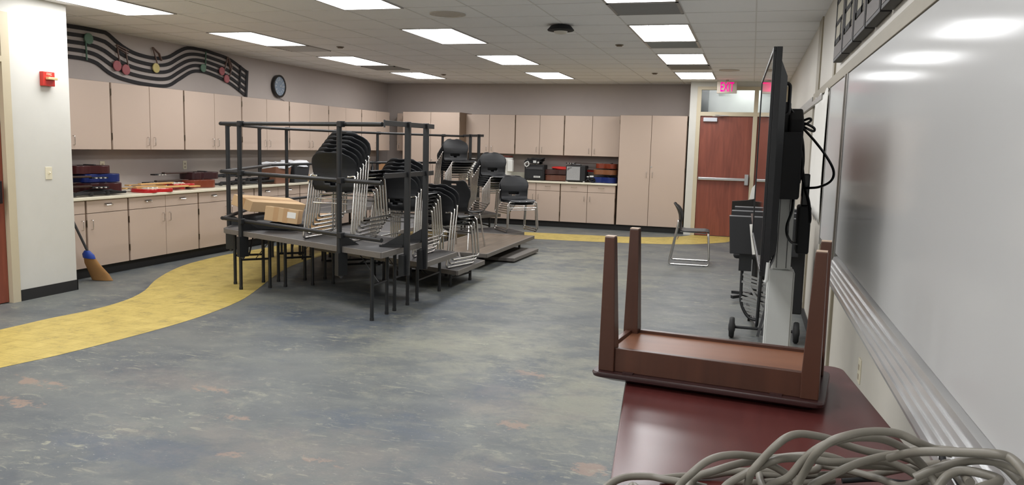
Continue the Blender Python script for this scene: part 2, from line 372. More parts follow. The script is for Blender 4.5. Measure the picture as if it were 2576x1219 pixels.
grille((-.95, 12.13), .6, .59, 'grey return grille in front of the farthest right ceiling light', 24, VG)
grille((-5.83, 9.52), .6, .59, 'supply vent with dark stain beside the second left ceiling light', 9, ALU, DGREY)
grille((-5.83, 12.13), .6, .59, 'dark supply vent in front of the farthest left ceiling light', 9, VG, DGREY)
t = thing('ceiling_speaker', 'round white ceiling speaker above the middle of the room', 'ceiling speaker', (-2.81, 7.16, HC), local=True)
MB().lathe([(.17, -.001), (.17, -.008), (.12, -.014), (.115, -.008), (.02, -.006)], n=32).build('grille', mat('speaker_white', (196, 188, 178), .5), t, smooth=True)
t = thing('ceiling_speaker', 'pale round ceiling speaker near the exit door', 'ceiling speaker', (-.4, 12.6, HC), local=True)
MB().lathe([(.15, -.001), (.15, -.008), (.11, -.012), (.02, -.006)], n=28).build('grille', MATS['speaker_white'], t, smooth=True)
t = thing('ceiling_fitting', 'black antenna-like fitting on a ceiling tile in the middle of the room', 'ceiling fitting', (-1.905, 7.947, HC), local=True)
MB().lathe([(.03, -.001), (.10, -.01), (.135, -.05), (.13, -.058), (.02, -.062)], n=24).build('cover', BLKM, t, smooth=True)
MB().lathe([(.05, -.060), (.07, -.064), (.06, -.082), (.02, -.09)], n=20).build('lower_dome', mat('dome_white', (205, 200, 190), .4), t, smooth=True)
SPR = [(-5.18, 9.43, 'beside the left supply vent'), (-5.27, 13.28, 'beside the farthest left ceiling light'), (-1.57, 9.53, 'beside the second right ceiling light'), (-1.567, 13.08, 'beside the farthest right ceiling light')]
for i, (x, y, d) in enumerate(SPR):
    t = thing('sprinkler_head', 'small bronze recessed sprinkler cap '+d, 'sprinkler', (x, y, HC), 'ceiling sprinkler caps', local=True)
    MB().lathe([(.05, -.001), (.05, -.006), (.035, -.012), (.034, -.02), (.01, -.022)], n=18).build('cap', BRONZE, t, smooth=True)

# ------------------------------------------------------------------ cabinets
def pull(m, a, b, out, r=.004):   # wire pull from a to b standing off by vector out
    a, b, out = Vector(a), Vector(b), Vector(out); m.tube(rounded([a, a+out, b+out, b], .012, 3), r, 6)
def cab_left(kind, y0, y1, label, splits, z0, z1, xf, xb, drawer_z=None, sides=('l', 'r'), group=None, pulls=None):
    t = thing(kind, label, 'cabinet', (xb, (y0+y1)/2, z0), group)
    MB().box(xb, xf-.02, y0+.002, y1-.002, z0, z1).build('body', LAMIN, t)
    e = [y0]+splits+[y1]
    for i in range(len(e)-1):
        a, b = e[i]+.004+(.010 if i == 0 else 0), e[i+1]-.004-(.010 if i == len(e)-2 else 0)
        zt = z1 if drawer_z is None else drawer_z
        d = MB().box(xf-.018, xf, a, b, z0+.003, zt-.003).build('door', LAM, t, bevel=.002)
        inner = (b-.05) if (i == 0 and len(e) > 2) else (a+.05)
        if pulls: inner = (b-.05) if pulls[i] == 'r' else (a+.05)
        h = MB()
        if drawer_z is None: pull(h, (xf, inner, z0+.05), (xf, inner, z0+.15), (.028, 0, 0))
        else: pull(h, (xf, inner, zt-.07), (xf, inner, zt-.17), (.028, 0, 0))
        h.build('handle', CHROME, d, smooth=True)
        hy = a-.006 if (i == 0) else b+.006
        for hz in (z0+.12, zt-.14):
            MB().cyl((xf-.003, hy, hz), (xf-.003, hy, hz+.07), .006, 8).build('hinge', BRONZE, t, smooth=True)
        if drawer_z is not None:
            dr = MB().box(xf-.018, xf, a, b, zt+.003, z1-.006).build('drawer', LAM, t, bevel=.002)
            h = MB(); c = (a+b)/2; pull(h, (xf, c-.05, (zt+z1)/2+.02), (xf, c+.05, (zt+z1)/2+.02), (.03, 0, -.012)); h.box(xf, xf+.008, c-.05, c+.05, (zt+z1)/2+.016, (zt+z1)/2+.028)
            h.build('handle', CHROME, dr, smooth=True)
    return t
ordn = ['nearest the white pillar', 'second from the white pillar', 'third from the pillar, under the staff', 'fourth from the white pillar', 'fifth from the white pillar', 'sixth from the white pillar', 'farthest, in the room corner']
XLu, XLb = -6.977, -6.687
ye = [6.21, 7.433, 8.652, 9.862, 11.085, 12.301, 13.509, 14.718]
for i in range(7):
    sp = 6.83 if i == 0 else (ye[i]+ye[i+1])/2
    cab_left('wall_cabinet', ye[i], ye[i+1], 'beige double-door upper cabinet on the left wall, '+ordn[i], [sp], 1.356, 2.112, XLu, XL+.004, group='upper cabinets on the left wall')
yb = [6.14, 6.73, 7.33, 8.52, 9.71, 10.90, 12.09, 13.28, 14.47]
bo = ['behind the broom, half hidden by the white pillar', 'single-door, second from the white pillar', 'double-door, under the red guitars', 'double-door, under the folded black stands', 'double-door, under the white-bagged bins', 'double-door, sixth along, behind the guard rail', 'double-door, seventh along, behind the chair stack', 'double-door, last before the room corner']
for i in range(8):
    sp = [] if i < 2 else [(yb[i]+yb[i+1])/2]
    cab_left('base_cabinet', yb[i], yb[i+1], 'beige base cabinet on the left wall, '+bo[i], sp, .112, .832, XLb, XL+.004, .69, group='base cabinets on the left wall', pulls=['r'] if i == 0 else (['l'] if i == 1 else None))
struct('baseboard_cabinet_left', MB().box(XL+.05, XLb-.06, 5.61, 15.2, 0, .112), TOE)
o = MB().box(XL+.003, XLb+.03, 5.61, YB-.003, .832, .864).build('countertop', CTOP, bevel=.006, base=(XL+.3, 10, .832)); tag(o, 'long cream countertop along the left wall under the guitars', 'countertop')
# back wall
def cab_back(kind, x0, x1, label, splits, z0, z1, yf, drawer_z=None, group=None, hz=None, cat='cabinet', lock=False):
    t = thing(kind, label, cat, ((x0+x1)/2, YB, z0), group)
    MB().box(x0+.002, x1-.002, yf+.02, YB-.004, z0, z1).build('body', LAMIN, t)
    e = [x0]+splits+[x1]
    for i in range(len(e)-1):
        a, b = e[i]+.004+(.008 if i == 0 else 0), e[i+1]-.004-(.008 if i == len(e)-2 else 0)
        zt = z1 if drawer_z is None else drawer_z
        d = MB().box(a, b, yf, yf+.018, z0+.003, zt-.003).build('door', LAM, t, bevel=.002)
        inner = (b-.05) if (i == 0 and len(e) > 2) else (a+.05); h = MB()
        if hz: pull(h, (inner, yf, hz), (inner, yf, hz+.11), (0, -.028, 0))
        elif drawer_z is None: pull(h, (inner, yf, z0+.05), (inner, yf, z0+.15), (0, -.028, 0))
        else: pull(h, (inner, yf, zt-.07), (inner, yf, zt-.17), (0, -.028, 0))
        h.build('handle', CHROME, d, smooth=True)
        if lock and i == 1: MB().cyl((a+.02, yf, hz+.2), (a+.02, yf-.008, hz+.2), .012, 14).build('lock', STEEL, d, smooth=True)
        hx = a-.005 if i == 0 else b+.005
        for q in (z0+.12, zt-.16) if (z1-z0) < 1.5 else (z0+.12, (z0+zt)/2, zt-.16):
            MB().cyl((hx, yf+.003, q), (hx, yf+.003, q+.07), .006, 8).build('hinge', BRONZE, t, smooth=True)
        if drawer_z is not None:
            dr = MB().box(a, b, yf, yf+.018, zt+.003, z1-.006).build('drawer', LAM, t, bevel=.002)
            h = MB(); c = (a+b)/2; q = (zt+z1)/2+.02; pull(h, (c-.05, yf, q), (c+.05, yf, q), (0, -.03, -.008)); h.build('handle', CHROME, dr, smooth=True)
    return t
gU = 'upper cabinets on the back wall'; yU = 14.98; yBf = 14.69
cab_back('wall_cabinet', -6.95, -6.68, 'narrow beige upper cabinet filling the room corner', [], 1.356, 2.112, yU, group=gU)
for (x0, xm, x1, d) in ((-5.478, -4.964, -4.435, 'above the white drink cooler'), (-4.435, -3.94, -3.457, 'above the black amplifier'), (-3.457, -2.915, -2.36, 'beside the tall cupboard on the right')):
    cab_back('wall_cabinet', x0, x1, 'beige double-door upper cabinet on the back wall '+d, [xm], 1.356, 2.112, yU, group=gU)
cab_back('storage_cupboard', -6.66, -5.447, 'tall beige cupboard on the back wall near the left corner', [-6.056], .11, 2.13, 14.62, hz=1.0, cat='cupboard', lock=True)
cab_back('storage_cupboard', -2.356, -1.133, 'tall beige double-door cupboard beside the exit door', [-1.768], .11, 2.125, yBf, hz=1.0, cat='cupboard', lock=True)
for (x0, xm, x1, d) in ((-5.44, -4.93, -4.42, 'left of the row, behind the stacked chairs'), (-4.42, -3.906, -3.43, 'in the middle, below the black amplifier'), (-3.43, -2.91, -2.378, 'at the right, below the guitars')):
    cab_back('base_cabinet', x0, x1, 'beige back-wall base cabinet with two drawers '+d, [xm], .11, .832, yBf, .685, group='base cabinets on the back wall')
struct('baseboard_cabinet_back', MB().box(-6.66, -1.12, yBf+.07, YB, 0, .11), TOE)
o = MB().box(-5.44, -2.358, yBf-.03, YB-.003, .832, .864).build('countertop', CTOP, bevel=.006, base=(-3.9, 15, .832)); tag(o, 'cream countertop on the back wall under the amplifiers', 'countertop')
o = MB().box(-5.44, -4.19, YB-.02, YB-.002, .864, 1.0).build('backsplash', mat('pale_splash', (205, 203, 188), .4), base=(-4.8, YB, .864)); tag(o, 'pale backsplash strip behind the white drink cooler', 'backsplash')

# ------------------------------------------------------------------ far doors
yf = YD-.02
m = MB()      # hollow metal frame: jambs, head, transom bar
for x0, x1 in ((-.985, -.915), (-.015, .055), (.50, XW-.002)): m.box(x0, x1, yf, YD+.10, 0, 2.64)
for x0, x1 in ((-.915, -.015), (.055, .50)): m.box(x0, x1, yf, YD+.10, 2.585, 2.64); m.box(x0, x1, yf, YD+.10, 2.13, 2.20)
struct('door_frame_1', m, TRIM)
t = thing('door_1', 'red-brown wooden exit door with a steel push bar', 'door', (-.46, YD, 0)); t['kind'] = 'structure'; del t['category']
MB().box(-.912, -.018, YD+.01, YD+.055, .008, 2.128).build('door_leaf', DOORW, t, bevel=.002)
m = MB().box(-.89, -.08, YD-.055, YD-.02, 1.0, 1.05); m.build('push_bar', STEEL, t, bevel=.008)
MB().box(-.10, -.035, YD-.06, YD+.012, .93, 1.12).box(-.90, -.86, YD-.045, YD+.012, 1.0, 1.05).build('latch_housing', STEEL, t, bevel=.006)
MB().box(-.86, -.62, YD-.045, YD+.01, 2.03, 2.10).build('door_closer', mat('pale_grey_cover', (196, 200, 208), .35), t, bevel=.008)
MB().bar((-.7, YD-.03, 2.125), (-.42, YD-.10, 2.135), .022, .008).bar((-.42, YD-.10, 2.135), (-.66, YD-.02, 2.15), .018, .008).build('closer_arm', ALU, t)
GLASS = bpy.data.materials.new('window_glass'); GLASS.use_nodes = True
nt = GLASS.node_tree; nt.nodes.remove(nt.nodes['Principled BSDF']); tr = nt.nodes.new('ShaderNodeBsdfTransparent'); tr.inputs[0].default_value = (.86, .9, .88, 1)
gl = nt.nodes.new('ShaderNodeBsdfGlossy'); gl.inputs['Roughness'].default_value = .14; ms = nt.nodes.new('ShaderNodeMixShader'); fr = nt.nodes.new('ShaderNodeFresnel'); fr.inputs[0].default_value = 1.5
nt.links.new(fr.outputs[0], ms.inputs[0]); nt.links.new(tr.outputs[0], ms.inputs[1]); nt.links.new(gl.outputs[0], ms.inputs[2]); nt.links.new(ms.outputs[0], nt.nodes['Material Output'].inputs[0])
struct('window_1', MB().box(-.915, -.015, YD+.03, YD+.036, 2.20, 2.585), GLASS)
struct('window_2', MB().box(.055, .50, YD+.03, YD+.036, 2.20, 2.585), GLASS)
struct('door_2', MB().box(.055, .50, YD+.02, YD+.05, .008, 2.13), DOORW)
# corridor behind the transom
struct('wall_corridor', MB().box(-2.4, 2.2, 17.4, 17.5, 0, 2.9).box(2.1, 2.2, 15, 17.4, 0, 2.9).box(-2.5, -2.4, 15.46, 17.4, 0, 2.9), WHITE)
struct('ceiling_corridor', MB().box(-2.5, 2.2, 14.8, 17.5, 2.9, 2.95), CTILE)
t = copy_tree(proto); t.location = (-.1, 15.55, 2.899); t['label'] = 'ceiling light in the corridor behind the transom glass'
struct('trim_3', MB().box(-1.25, -.86, 16.0, 16.1, 0, 2.9), DGREY)
struct('added_transom_panel', MB().box(-1.3, 1.6, 16.3, 16.35, 1.0, 2.9), mat('pale_corridor_panel', (186, 184, 182), .6))  # pale panel added in the corridor to brighten the view through the transom
# exit sign
t = thing('exit_sign', 'lit exit sign with glowing pink-red letters above the door', 'exit sign', (-.48, 14.3, HC))
MB().box(-.64, -.31, 14.28, 14.33, 2.50, 2.70).box(-.5, -.45, 14.29, 14.32, 2.70, HC).build('housing', mat('sign_white', (176, 166, 152), .5), t, bevel=.004)
text('lettering', 'EXIT', .222, NEON, t, (-.475, 14.277, 2.60), (R_(90), 0, 0), .002, .50, .003)

# ------------------------------------------------------------------ left door, alarm, switch, clock
m = MB(); m.box(XP-.12, XP+.012, 5.47, 5.55, 0, 2.56); m.box(XP-.12, XP+.012, 4.4, 4.47, 0, 2.56); m.box(XP-.12, XP+.012, 4.47, 5.47, 2.50, 2.56); m.box(XP-.12, XP+.012, 4.47, 5.47, 2.13, 2.18)
struct('door_frame_2', m, TRIM)
t = thing('door_3', 'dark red-brown wooden door at the left edge', 'door', (XP, 4.97, 0)); t['kind'] = 'structure'; del t['category']
MB().box(XP-.08, XP-.035, 4.473, 5.467, .008, 2.128).build('door_leaf', DOORW, t)
MB().box(XP-.03, XP+.03, 4.6, 5.38, .97, 1.03).box(XP-.035, XP+.02, 5.34, 5.41, .9, 1.10).build('push_bar', mat('dark_bronze', (48, 38, 40), .4, .6), t, bevel=.006)
struct('window_3', MB().box(XP-.06, XP-.055, 4.47, 5.47, 2.18, 2.50), GLASS)
struct('wall_left_lobby', MB().box(XP-1.2, XP-1.1, 3.6, 5.56, 0, 2.9), mat('dim_lobby', (120, 96, 60), .7))
t = thing('fire_alarm_pull', 'red fire alarm pull station on the white pillar', 'fire alarm', (XP, 5.926, 1.955))
MB().box(XP, XP+.045, 5.862, 5.99, 1.955, 2.085).build('housing', REDP, t, bevel=.005)
MB().box(XP+.045, XP+.085, 5.885, 5.985, 2.012, 2.036).build('pull_handle', mat('pale_brass', (222, 200, 150), .3, .4), t, bevel=.004)
text('lettering', 'FIRE', .032, mat('sign_cream', (235, 190, 170), .5), t, (XP+.0465, 5.926, 2.062), (R_(90), 0, R_(90)), .0006)
t = thing('light_switch', 'ivory light switch plate on the white pillar', 'light switch', (XP, 5.915, 1.09))
MB().box(XP, XP+.006, 5.878, 5.952, 1.095, 1.212).build('plate', IVORY, t, bevel=.003)
MB().bar((XP+.004, 5.915, 1.15), (XP+.02, 5.915, 1.162), .010, .014).build('toggle', IVORY, t)
def plate(loc, axis, label, name='wall_outlet', grp='wall outlets'):
    t = thing(name, label, 'outlet', loc, grp); x, y, z = loc; s = 1 if axis == '+x' else -1
    m = MB(); k = MB()
    if axis in ('+x', '-x'):
        m.box(min(x, x+s*.006), max(x, x+s*.006), y-.036, y+.036, z, z+.115)
        for q in (.03, .075): k.box(min(x+s*.005, x+s*.008), max(x+s*.005, x+s*.008), y-.014, y+.014, z+q-.012, z+q+.012)
    else:
        m.box(x-.036, x+.036, y-.006, y, z, z+.115)
        for q in (.03, .075): k.box(x-.014, x+.014, y-.008, y-.005, z+q-.012, z+q+.012)
    m.build('plate', IVORY, t, bevel=.002); k.build('socket', mat('socket_tan', (170, 158, 138), .5), t); return t
plate((XL, 7.62, 1.10), '+x', 'outlet on the left wall above the stacked guitars')
plate((XL, 9.05, 1.09), '+x', 'outlet on the left wall between guitars and the folded stands')
plate((-4.1, YB, 1.08), '-y', 'outlet on the back wall near the black amplifier')
plate((XW, 3.95, .46), '-x', 'outlet low on the right wall behind the upturned table')
# clock
cy, cz = 11.26, 2.36
t = thing('wall_clock', 'round black-rimmed wall clock above the left cabinets', 'clock', (XL, cy, cz))
MB().lathe([(.165, 0), (.178, .02), (.178, .055), (.150, .06), (.146, .05), (.02, .048)], (XL, cy, cz), 40, 'X').build('rim', BLKG, t, smooth=True)
MB().lathe([(.147, .049), (.147, .051), (.01, .0512)], (XL, cy, cz), 36, 'X').build('face', mat('clock_face', (120, 134, 150), .5, var=.1), t)
m = MB()
for i in range(12):
    a = i*math.pi/6; p = lambda r: (XL+.0525, cy+r*math.sin(a), cz+r*math.cos(a)); m.bar(p(.118), p(.138), .004, .008, up=(1, 0, 0))
m.build('hour_marks', PAPER, t)
for i in range(12):
    a = (i+1)*math.pi/6; text('numeral', str(i+1), .034, PAPER, t, (XL+.0518, cy+.098*math.sin(a), cz+.098*math.cos(a)), (R_(90), 0, R_(90)), .0004)
MB().bar((XL+.054, cy, cz), (XL+.054, cy+.06, cz+.03), .003, .011, up=(1, 0, 0)).build('hour_hand', PAPER, t)
MB().bar((XL+.055, cy, cz), (XL+.055, cy+.10, cz-.012), .003, .008, up=(1, 0, 0)).build('minute_hand', PAPER, t)
m = MB(); m.tube(curve_pts([(XL+.02, cy, cz-.17), (XL+.02, cy+.1, cz-.20), (XL+.02, cy+.22, cz-.235), (XL+.03, cy+.3, cz-.245)], 5), .004, 6); m.build('cord', BLKM, t, smooth=True)

# ------------------------------------------------------------------ music staff decoration on the left wall
XS = XL+.006
top = [(150, 62), (170, 65.5), (212, 71.7), (250, 79), (268, 84), (290, 103), (312, 120), (343, 135.6), (386.6, 146), (421, 144), (449, 129), (471, 121), (505, 124.7), (536, 134), (577, 149.6), (620, 181)]
bot = [(150, 139), (171.5, 142), (212, 148), (243, 159), (271, 181), (302.4, 196.4), (358.5, 210.4), (417.8, 215.7), (449, 199.5), (480, 180.8), (505, 179.3), (536, 188.6), (577, 209), (617, 240)]
tp = [at('X', XS, *p) for p in top]; bp = [at('X', XS, *p) for p in bot]
def resample(P, n):
    C = curve_pts(P, 10); L = [0]
    for i in range(1, len(C)): L.append(L[-1]+(C[i]-C[i-1]).length)
    out = []; j = 0
    for k in range(n+1):
        s = L[-1]*k/n
        while j < len(L)-2 and L[j+1] < s: j += 1
        out.append(C[j].lerp(C[j+1], (s-L[j])/max(1e-9, L[j+1]-L[j])))
    return out
TP, BP = resample(tp, 60), resample(bp, 60)
STAFF = mat('black_felt', (38, 36, 38), .8, var=.2)
t = thing('music_staff', 'wavy black five-line music staff mounted high on the left wall', 'wall decoration', (XL, 8.8, 2.15))
def ribbon(P, wd, m, x0=0, x1=.012):
    n = len(P); vs = []
    for i, p in enumerate(P):
        a = P[max(0, i-1)]; b = P[min(n-1, i+1)]; d = (b-a); nn = Vector((0, -d.z, d.y)).normalized()*wd/2
        for x in (x0, x1):
            for s in (-1, 1): vs.append((p.x+x, p.y+nn.y*s, p.z+nn.z*s))
    fs = []
    for i in range(n-1):
        a, b = 4*i, 4*i+4; fs += [(a, a+1, b+1, b), (a+2, b+2, b+3, a+3), (a, b, b+2, a+2), (a+1, a+3, b+3, b+1)]
    fs += [(0, 2, 3, 1), (4*n-4, 4*n-3, 4*n-1, 4*n-2)]; m.add(vs, fs)
for k in range(5):
    P = [TP[i].lerp(BP[i], k/4) for i in range(61)]; m = MB(); ribbon(P, .042, m); m.build('staff_line', STAFF, t)
for sft, wd in ((0, .05), (-3.2, .035)):
    i = 60 if sft == 0 else 57; m = MB(); ribbon([TP[i]+Vector((0, 0, .02)), BP[i]-Vector((0, 0, .02))], wd, m, .012, .02); m.build('bar_line', STAFF, t)
NG = mat('green_note', (92, 122, 104), .6, var=.1); NR = mat('rose_note', (166, 92, 96), .6, var=.1); NY = mat('straw_note', (200, 184, 120), .6, var=.1); NO = mat('note_wire', (120, 98, 90), .5)
def note(label, heads, stems, beams, mm, hr):
    c = at('X', XS, *heads[0]); t = thing('music_note', label, 'wall decoration', (XL, c.y, c.z), 'coloured music notes on the wall staff')
    for h in heads:
        p = at('X', XS, *h); MB().lathe([(hr, .021), (hr, .034), (hr*.8, .038), (.005, .038)], (XS, p.y, p.z), 20, 'X').build('note_head', mm, t, smooth=True)
    m = MB()
    for a, b in stems: m.bar(at('X', XS, *a)+Vector((.025, 0, 0)), at('X', XS, *b)+Vector((.025, 0, 0)), .010, .016, up=(1, 0, 0))
    for a, b in beams: m.bar(at('X', XS, *a)+Vector((.025, 0, 0)), at('X', XS, *b)+Vector((.025, 0, 0)), .010, .03, up=(1, 0, 0))
    m.build('stem', NO if mm is not NG else NG, t)
note('green upside-down music note at the left end of the staff', [(218, 97)], [((211, 100), (214, 151))], [], NG, .062)
note('pair of joined rose music notes near the left of the staff', [(290, 165.5), (312, 175)], [((297, 160), (290, 112)), ((319, 170), (311, 122))], [((289, 113), (318, 128)), ((291, 120), (318, 135))], NR, .062)
note('single straw-coloured music note with a flag in the middle of the staff', [(388, 171)], [((394, 168), (380, 119))], [((380, 119), (396, 135)), ((396, 135), (402, 153))], NY, .06)
note('small green music note right of the middle of the staff', [(507, 171)], [((513, 168), (514, 130))], [], NG, .055)
note('pair of joined rose music notes at the right end of the staff', [(554, 179), (566, 198)], [((561, 176), (569, 143)), ((574, 193), (580, 168))], [((569, 143), (580, 168)), ((571, 152), (577, 176))], NR, .058)

# ------------------------------------------------------------------ right wall: boards, rail, tray, trims
m = MB().box(XW-.022, XW, YN, 8.13, 2.006, 2.075); struct('trim_4', m, RTRIM, bevel=.003)
struct('trim_5', MB().box(XW-.03, XW-.0, 8.13, 12.9, 1.985, 2.05).box(XW-.04, XW-.018, 6.9, 12.5, 1.955, 1.995), ALU)
m = MB()
for y, wd in ((7.9, .34), (6.34, .12)): m.box(XW-.012, XW, y-wd/2, y+wd/2, 2.075, HC)
struct('trim_6', m, RTRIM)
m = MB()
for y in (5.32, 6.38, 7.72): m.box(XW-.016, XW, y-.03, y+.03, .1, 2.006)
struct('trim_7', m, RTRIM)
o = MB().box(XW-.020, XW-.001, -1.6, 5.20, .92, 2.0).build('whiteboard', WBD, base=(XW, 3, .92)); tag(o, 'long glossy whiteboard on the right wall nearest the camera', 'whiteboard', 'whiteboards on the right wall')
MB().box(XW-.026, XW-.001, 5.20, 5.225, .85, 2.004).build('frame', ALU, o)
o = MB().box(XW-.020, XW-.001, 5.36, 6.33, .90, 2.0).build('whiteboard', WBD, base=(XW, 5.8, .9)); tag(o, 'narrow glossy whiteboard panel behind the upturned table legs', 'whiteboard', 'whiteboards on the right wall')
MB().box(XW-.026, XW-.001, 5.335, 5.36, .85, 2.004).build('frame', ALU, o); MB().box(XW-.026, XW-.001, 6.33, 6.35, .85, 2.004).build('frame', ALU, o)
# hanging white paper sheet
m = MB(); vs = []; ny, nz = 14, 12
for j in range(nz+1):
    for i in range(ny+1):
        y = 6.42+1.26*i/ny; z = 1.0+.02*math.sin(i)+(2.0-1.0)*j/nz; vs.append((XW-.03-.012*math.sin(i*.9+j*.2)*(1-j/nz), y, z))
m.add(vs, [(j*(ny+1)+i, j*(ny+1)+i+1, (j+1)*(ny+1)+i+1, (j+1)*(ny+1)+i) for j in range(nz) for i in range(ny)])
o = m.build('paper_sheet', PAPER, smooth=True, base=(XW-.03, 7.05, 1.0)); tag(o, 'large white paper sheet hanging on the right wall behind the television', 'paper'); sd = o.modifiers.new('s', 'SOLIDIFY'); sd.thickness = .002
o = MB().box(XW-.018, XW-.001, 8.15, 12.8, .9, 1.96).build('notice_board', mat('pale_notice_board', (176, 170, 158), .6), base=(XW, 10.4, .9)); tag(o, 'pale notice board on the right wall beyond the paper sheet', 'notice board')
# tray: ridged aluminium
prof = [(-.100, .820), (-.104, .835), (-.098, .848), (-.088, .842), (-.080, .857), (-.070, .853), (-.062, .868), (-.052, .864), (-.044, .880), (-.032, .876), (-.024, .897), (0, .905), (0, .800), (-.03, .806)]
m = MB(); n = len(prof); vs = [(XW-.003+p[0], y, p[1]) for y in (-1.6, 5.20) for p in prof]
m.add(vs, [tuple(range(n)), tuple(range(2*n-1, n-1, -1))]+[(i, (i+1) % n, n+(i+1) % n, n+i) for i in range(n)])
o = m.build('marker_tray', mat('tray_aluminium', (224, 224, 224), .28, .75, var=.03), base=(XW, 2, .8)); tag(o, 'long ridged aluminium marker tray below the near whiteboard', 'marker tray')
# framed prints above the whiteboard
PF = mat('black_print_frame', (18, 14, 15), .5); PM = mat('grey_print_mat', (112, 106, 104), .6); PI = mat('cream_print', (172, 166, 148), .6)
def framed(y0, y1, label, deep=.05):
    z0 = 2.14; z1 = 2.66
    t = thing('framed_print', label, 'picture', (XW, (y0+y1)/2, z0), 'framed prints above the whiteboard')
    MB().box(XW-deep, XW-.001, y0, y1, z0, z1).build('frame', PF, t, bevel=.003)
    MB().box(XW-deep-.002, XW-deep, y0+.02, y1-.02, z0+.02, z1-.02).build('mat', PM, t)
    MB().box(XW-deep-.004, XW-deep-.002, y0+.06, y1-.06, z0+.10, z1-.06).build('print', PI, t)
    g = MB(); a, b = y0+.07, y1-.07; x0, x1 = XW-deep-.006, XW-deep-.004
    g.box(x0, x1, b-.06, b, z0+.10, z1-.06)
    for q, h in ((.10, .035), (.22, .03), (.36, .035)): g.box(x0, x1, a, b, z0+q, z0+q+h)
    g.box(x0, x1, a+.02, a+.07, z0+.10, z0+.24); g.build('dark_motif', BLKM, t)
for (y0, y1, d) in ((5.42, 5.95, 'farthest from the camera'), (4.86, 5.38, 'second from the far end'), (4.36, 4.82, 'third from the far end'), (3.86, 4.32, 'fourth from the far end'), (3.30, 3.82, 'nearest the camera, cut by the photo edge')):
    framed(y0, y1, 'black framed print high on the right wall, '+d)

# ------------------------------------------------------------------ risers
C1 = Vector((-2.87, 9.1)); C2 = Vector((-2.95, 11.35))
def pol(c, r, a): return (c.x+r*math.cos(R_(a)), c.y+r*math.sin(R_(a)))
def lerp2(a, b, t): return (a[0]+(b[0]-a[0])*t, a[1]+(b[1]-a[1])*t)
def riser(quad, z, label, top=DECKC, dbl=False):
    """quad = outer A, outer B, inner B, inner A"""
    A, B, D, E = [Vector(q) for q in quad]; c = (A+B+D+E)/4
    t = thing('riser_platform', label, 'riser platform', (c.x, c.y, 0), 'choral riser platforms'); th = .045
    def inset(p, k): d = (c-p); return p+d*(k/d.length)
    q = [inset(p, .006) for p in (A, B, D, E)]; area = sum(q[i].x*q[(i+1) % 4].y-q[(i+1) % 4].x*q[i].y for i in range(4))
    if area < 0: q = q[::-1]
    MB().prism([inset(p, .022) for p in q], z-.03, z).build('deck_top', top, t)
    m = MB()
    for i in range(4):
        a, b = q[i], q[(i+1) % 4]; m.bar((a.x, a.y, z-th/2), (b.x, b.y, z-th/2), .022, th+.004)
    m.build('edge_frame', DECKE, t, bevel=.002)
    un = MB().prism([inset(p, .05) for p in q], z-th-.005, z-.031); un.build('underside', BLKM, t)
    # two folding leg frames, near each radial end
    oa, ob, ib, ia = A, B, D, E
    for k in (0, 1):
        o_, i_ = (oa, ia) if k == 0 else (ob, ib); o2, i2 = (ob, ib) if k == 0 else (oa, ia)
        ed = (o2-o_).normalized(); rd = (i_-o_)
        p1 = o_+ed*.16+rd*.14; p2 = o_+ed*.16+rd*.80
        if (i2-i_).length < .4: p2 = o_+rd*.70+ed*.10
        for p in (p1, p2):
            m = MB(); m.cyl((p.x, p.y, .02), (p.x, p.y, z-th), .0165, 10); m.build('leg', BLK, t, smooth=True)
            MB().cyl((p.x, p.y, 0), (p.x, p.y, .025), .0185, 10).build('leg_tip', RUB, t, smooth=True)
        m = MB(); hz = z*.5 if z > .3 else z*.45; m.cyl((p1.x, p1.y, hz), (p2.x, p2.y, hz), .011, 8)
        mid = (p1+p2)/2; d = mid+ed*(.30 if z > .3 else .16); m.bar((mid.x, mid.y, hz), (d.x, d.y, z-th-.01), .022, .006, up=(ed.x, ed.y, 1)); m.build('brace', BLK, t, smooth=True)
    return t
def wedge(c, a0, a1, r1, r0, z, label, **k): return riser([pol(c, r1, a0), pol(c, r1, a1), pol(c, r0, a1), pol(c, r0, a0)], z, label, **k)
H3, H2, H1 = .61, .4064, .2032
G = .4
for (c, a0, a1, nm) in ((C1, 270-G, 225+G, 'in the section nearest the camera'), (C1, 225-G, 180+G, 'in the left section'), (C2, 180-G, 132, 'in the far section')):
    wedge(c, a0, a1, 3.14, 2.705, H3, 'highest charcoal riser platform, outer half, '+nm)
    wedge(c, a0, a1, 2.695, 2.265, H3, 'highest charcoal riser platform, inner half, '+nm)
    wedge(c, a0, a1, 2.25, 1.39, H2, 'middle-height charcoal riser platform '+nm)
    wedge(c, a0, a1, 1.37, .50, H1, 'lowest charcoal riser platform '+nm)
ya, yb_ = 9.11, 11.33
riser([(-6.03, ya), (-6.03, yb_), (-5.61, yb_), (-5.61, ya)], H3, 'highest charcoal riser platform, outer half, in the straight section')
riser([(-5.59, ya), (-5.59, yb_), (-5.16, yb_), (-5.16, ya)], H3, 'highest charcoal riser platform, inner half, in the straight section')
riser([(-5.13, ya), (-5.13, yb_), (-4.26, yb_), (-4.26, ya)], H2, 'middle-height charcoal riser platform in the straight section')
riser([(-3.91, ya), (-3.91, yb_), (-3.02, yb_), (-3.02, ya)], H1, 'lowest riser platform with worn brown top in the straight section', top=DECKW)
o = MB().obox((-3.08, 10.42, .04), .42, 1.1, .045, R_(-2)).obox((-3.10, 10.4, .009), .3, .9, .017, R_(-2)).build('riser_step', DECKE, base=(-3.08, 10.42, 0), bevel=.003); tag(o, 'low grey board on the floor under the brown riser platform', 'riser step')

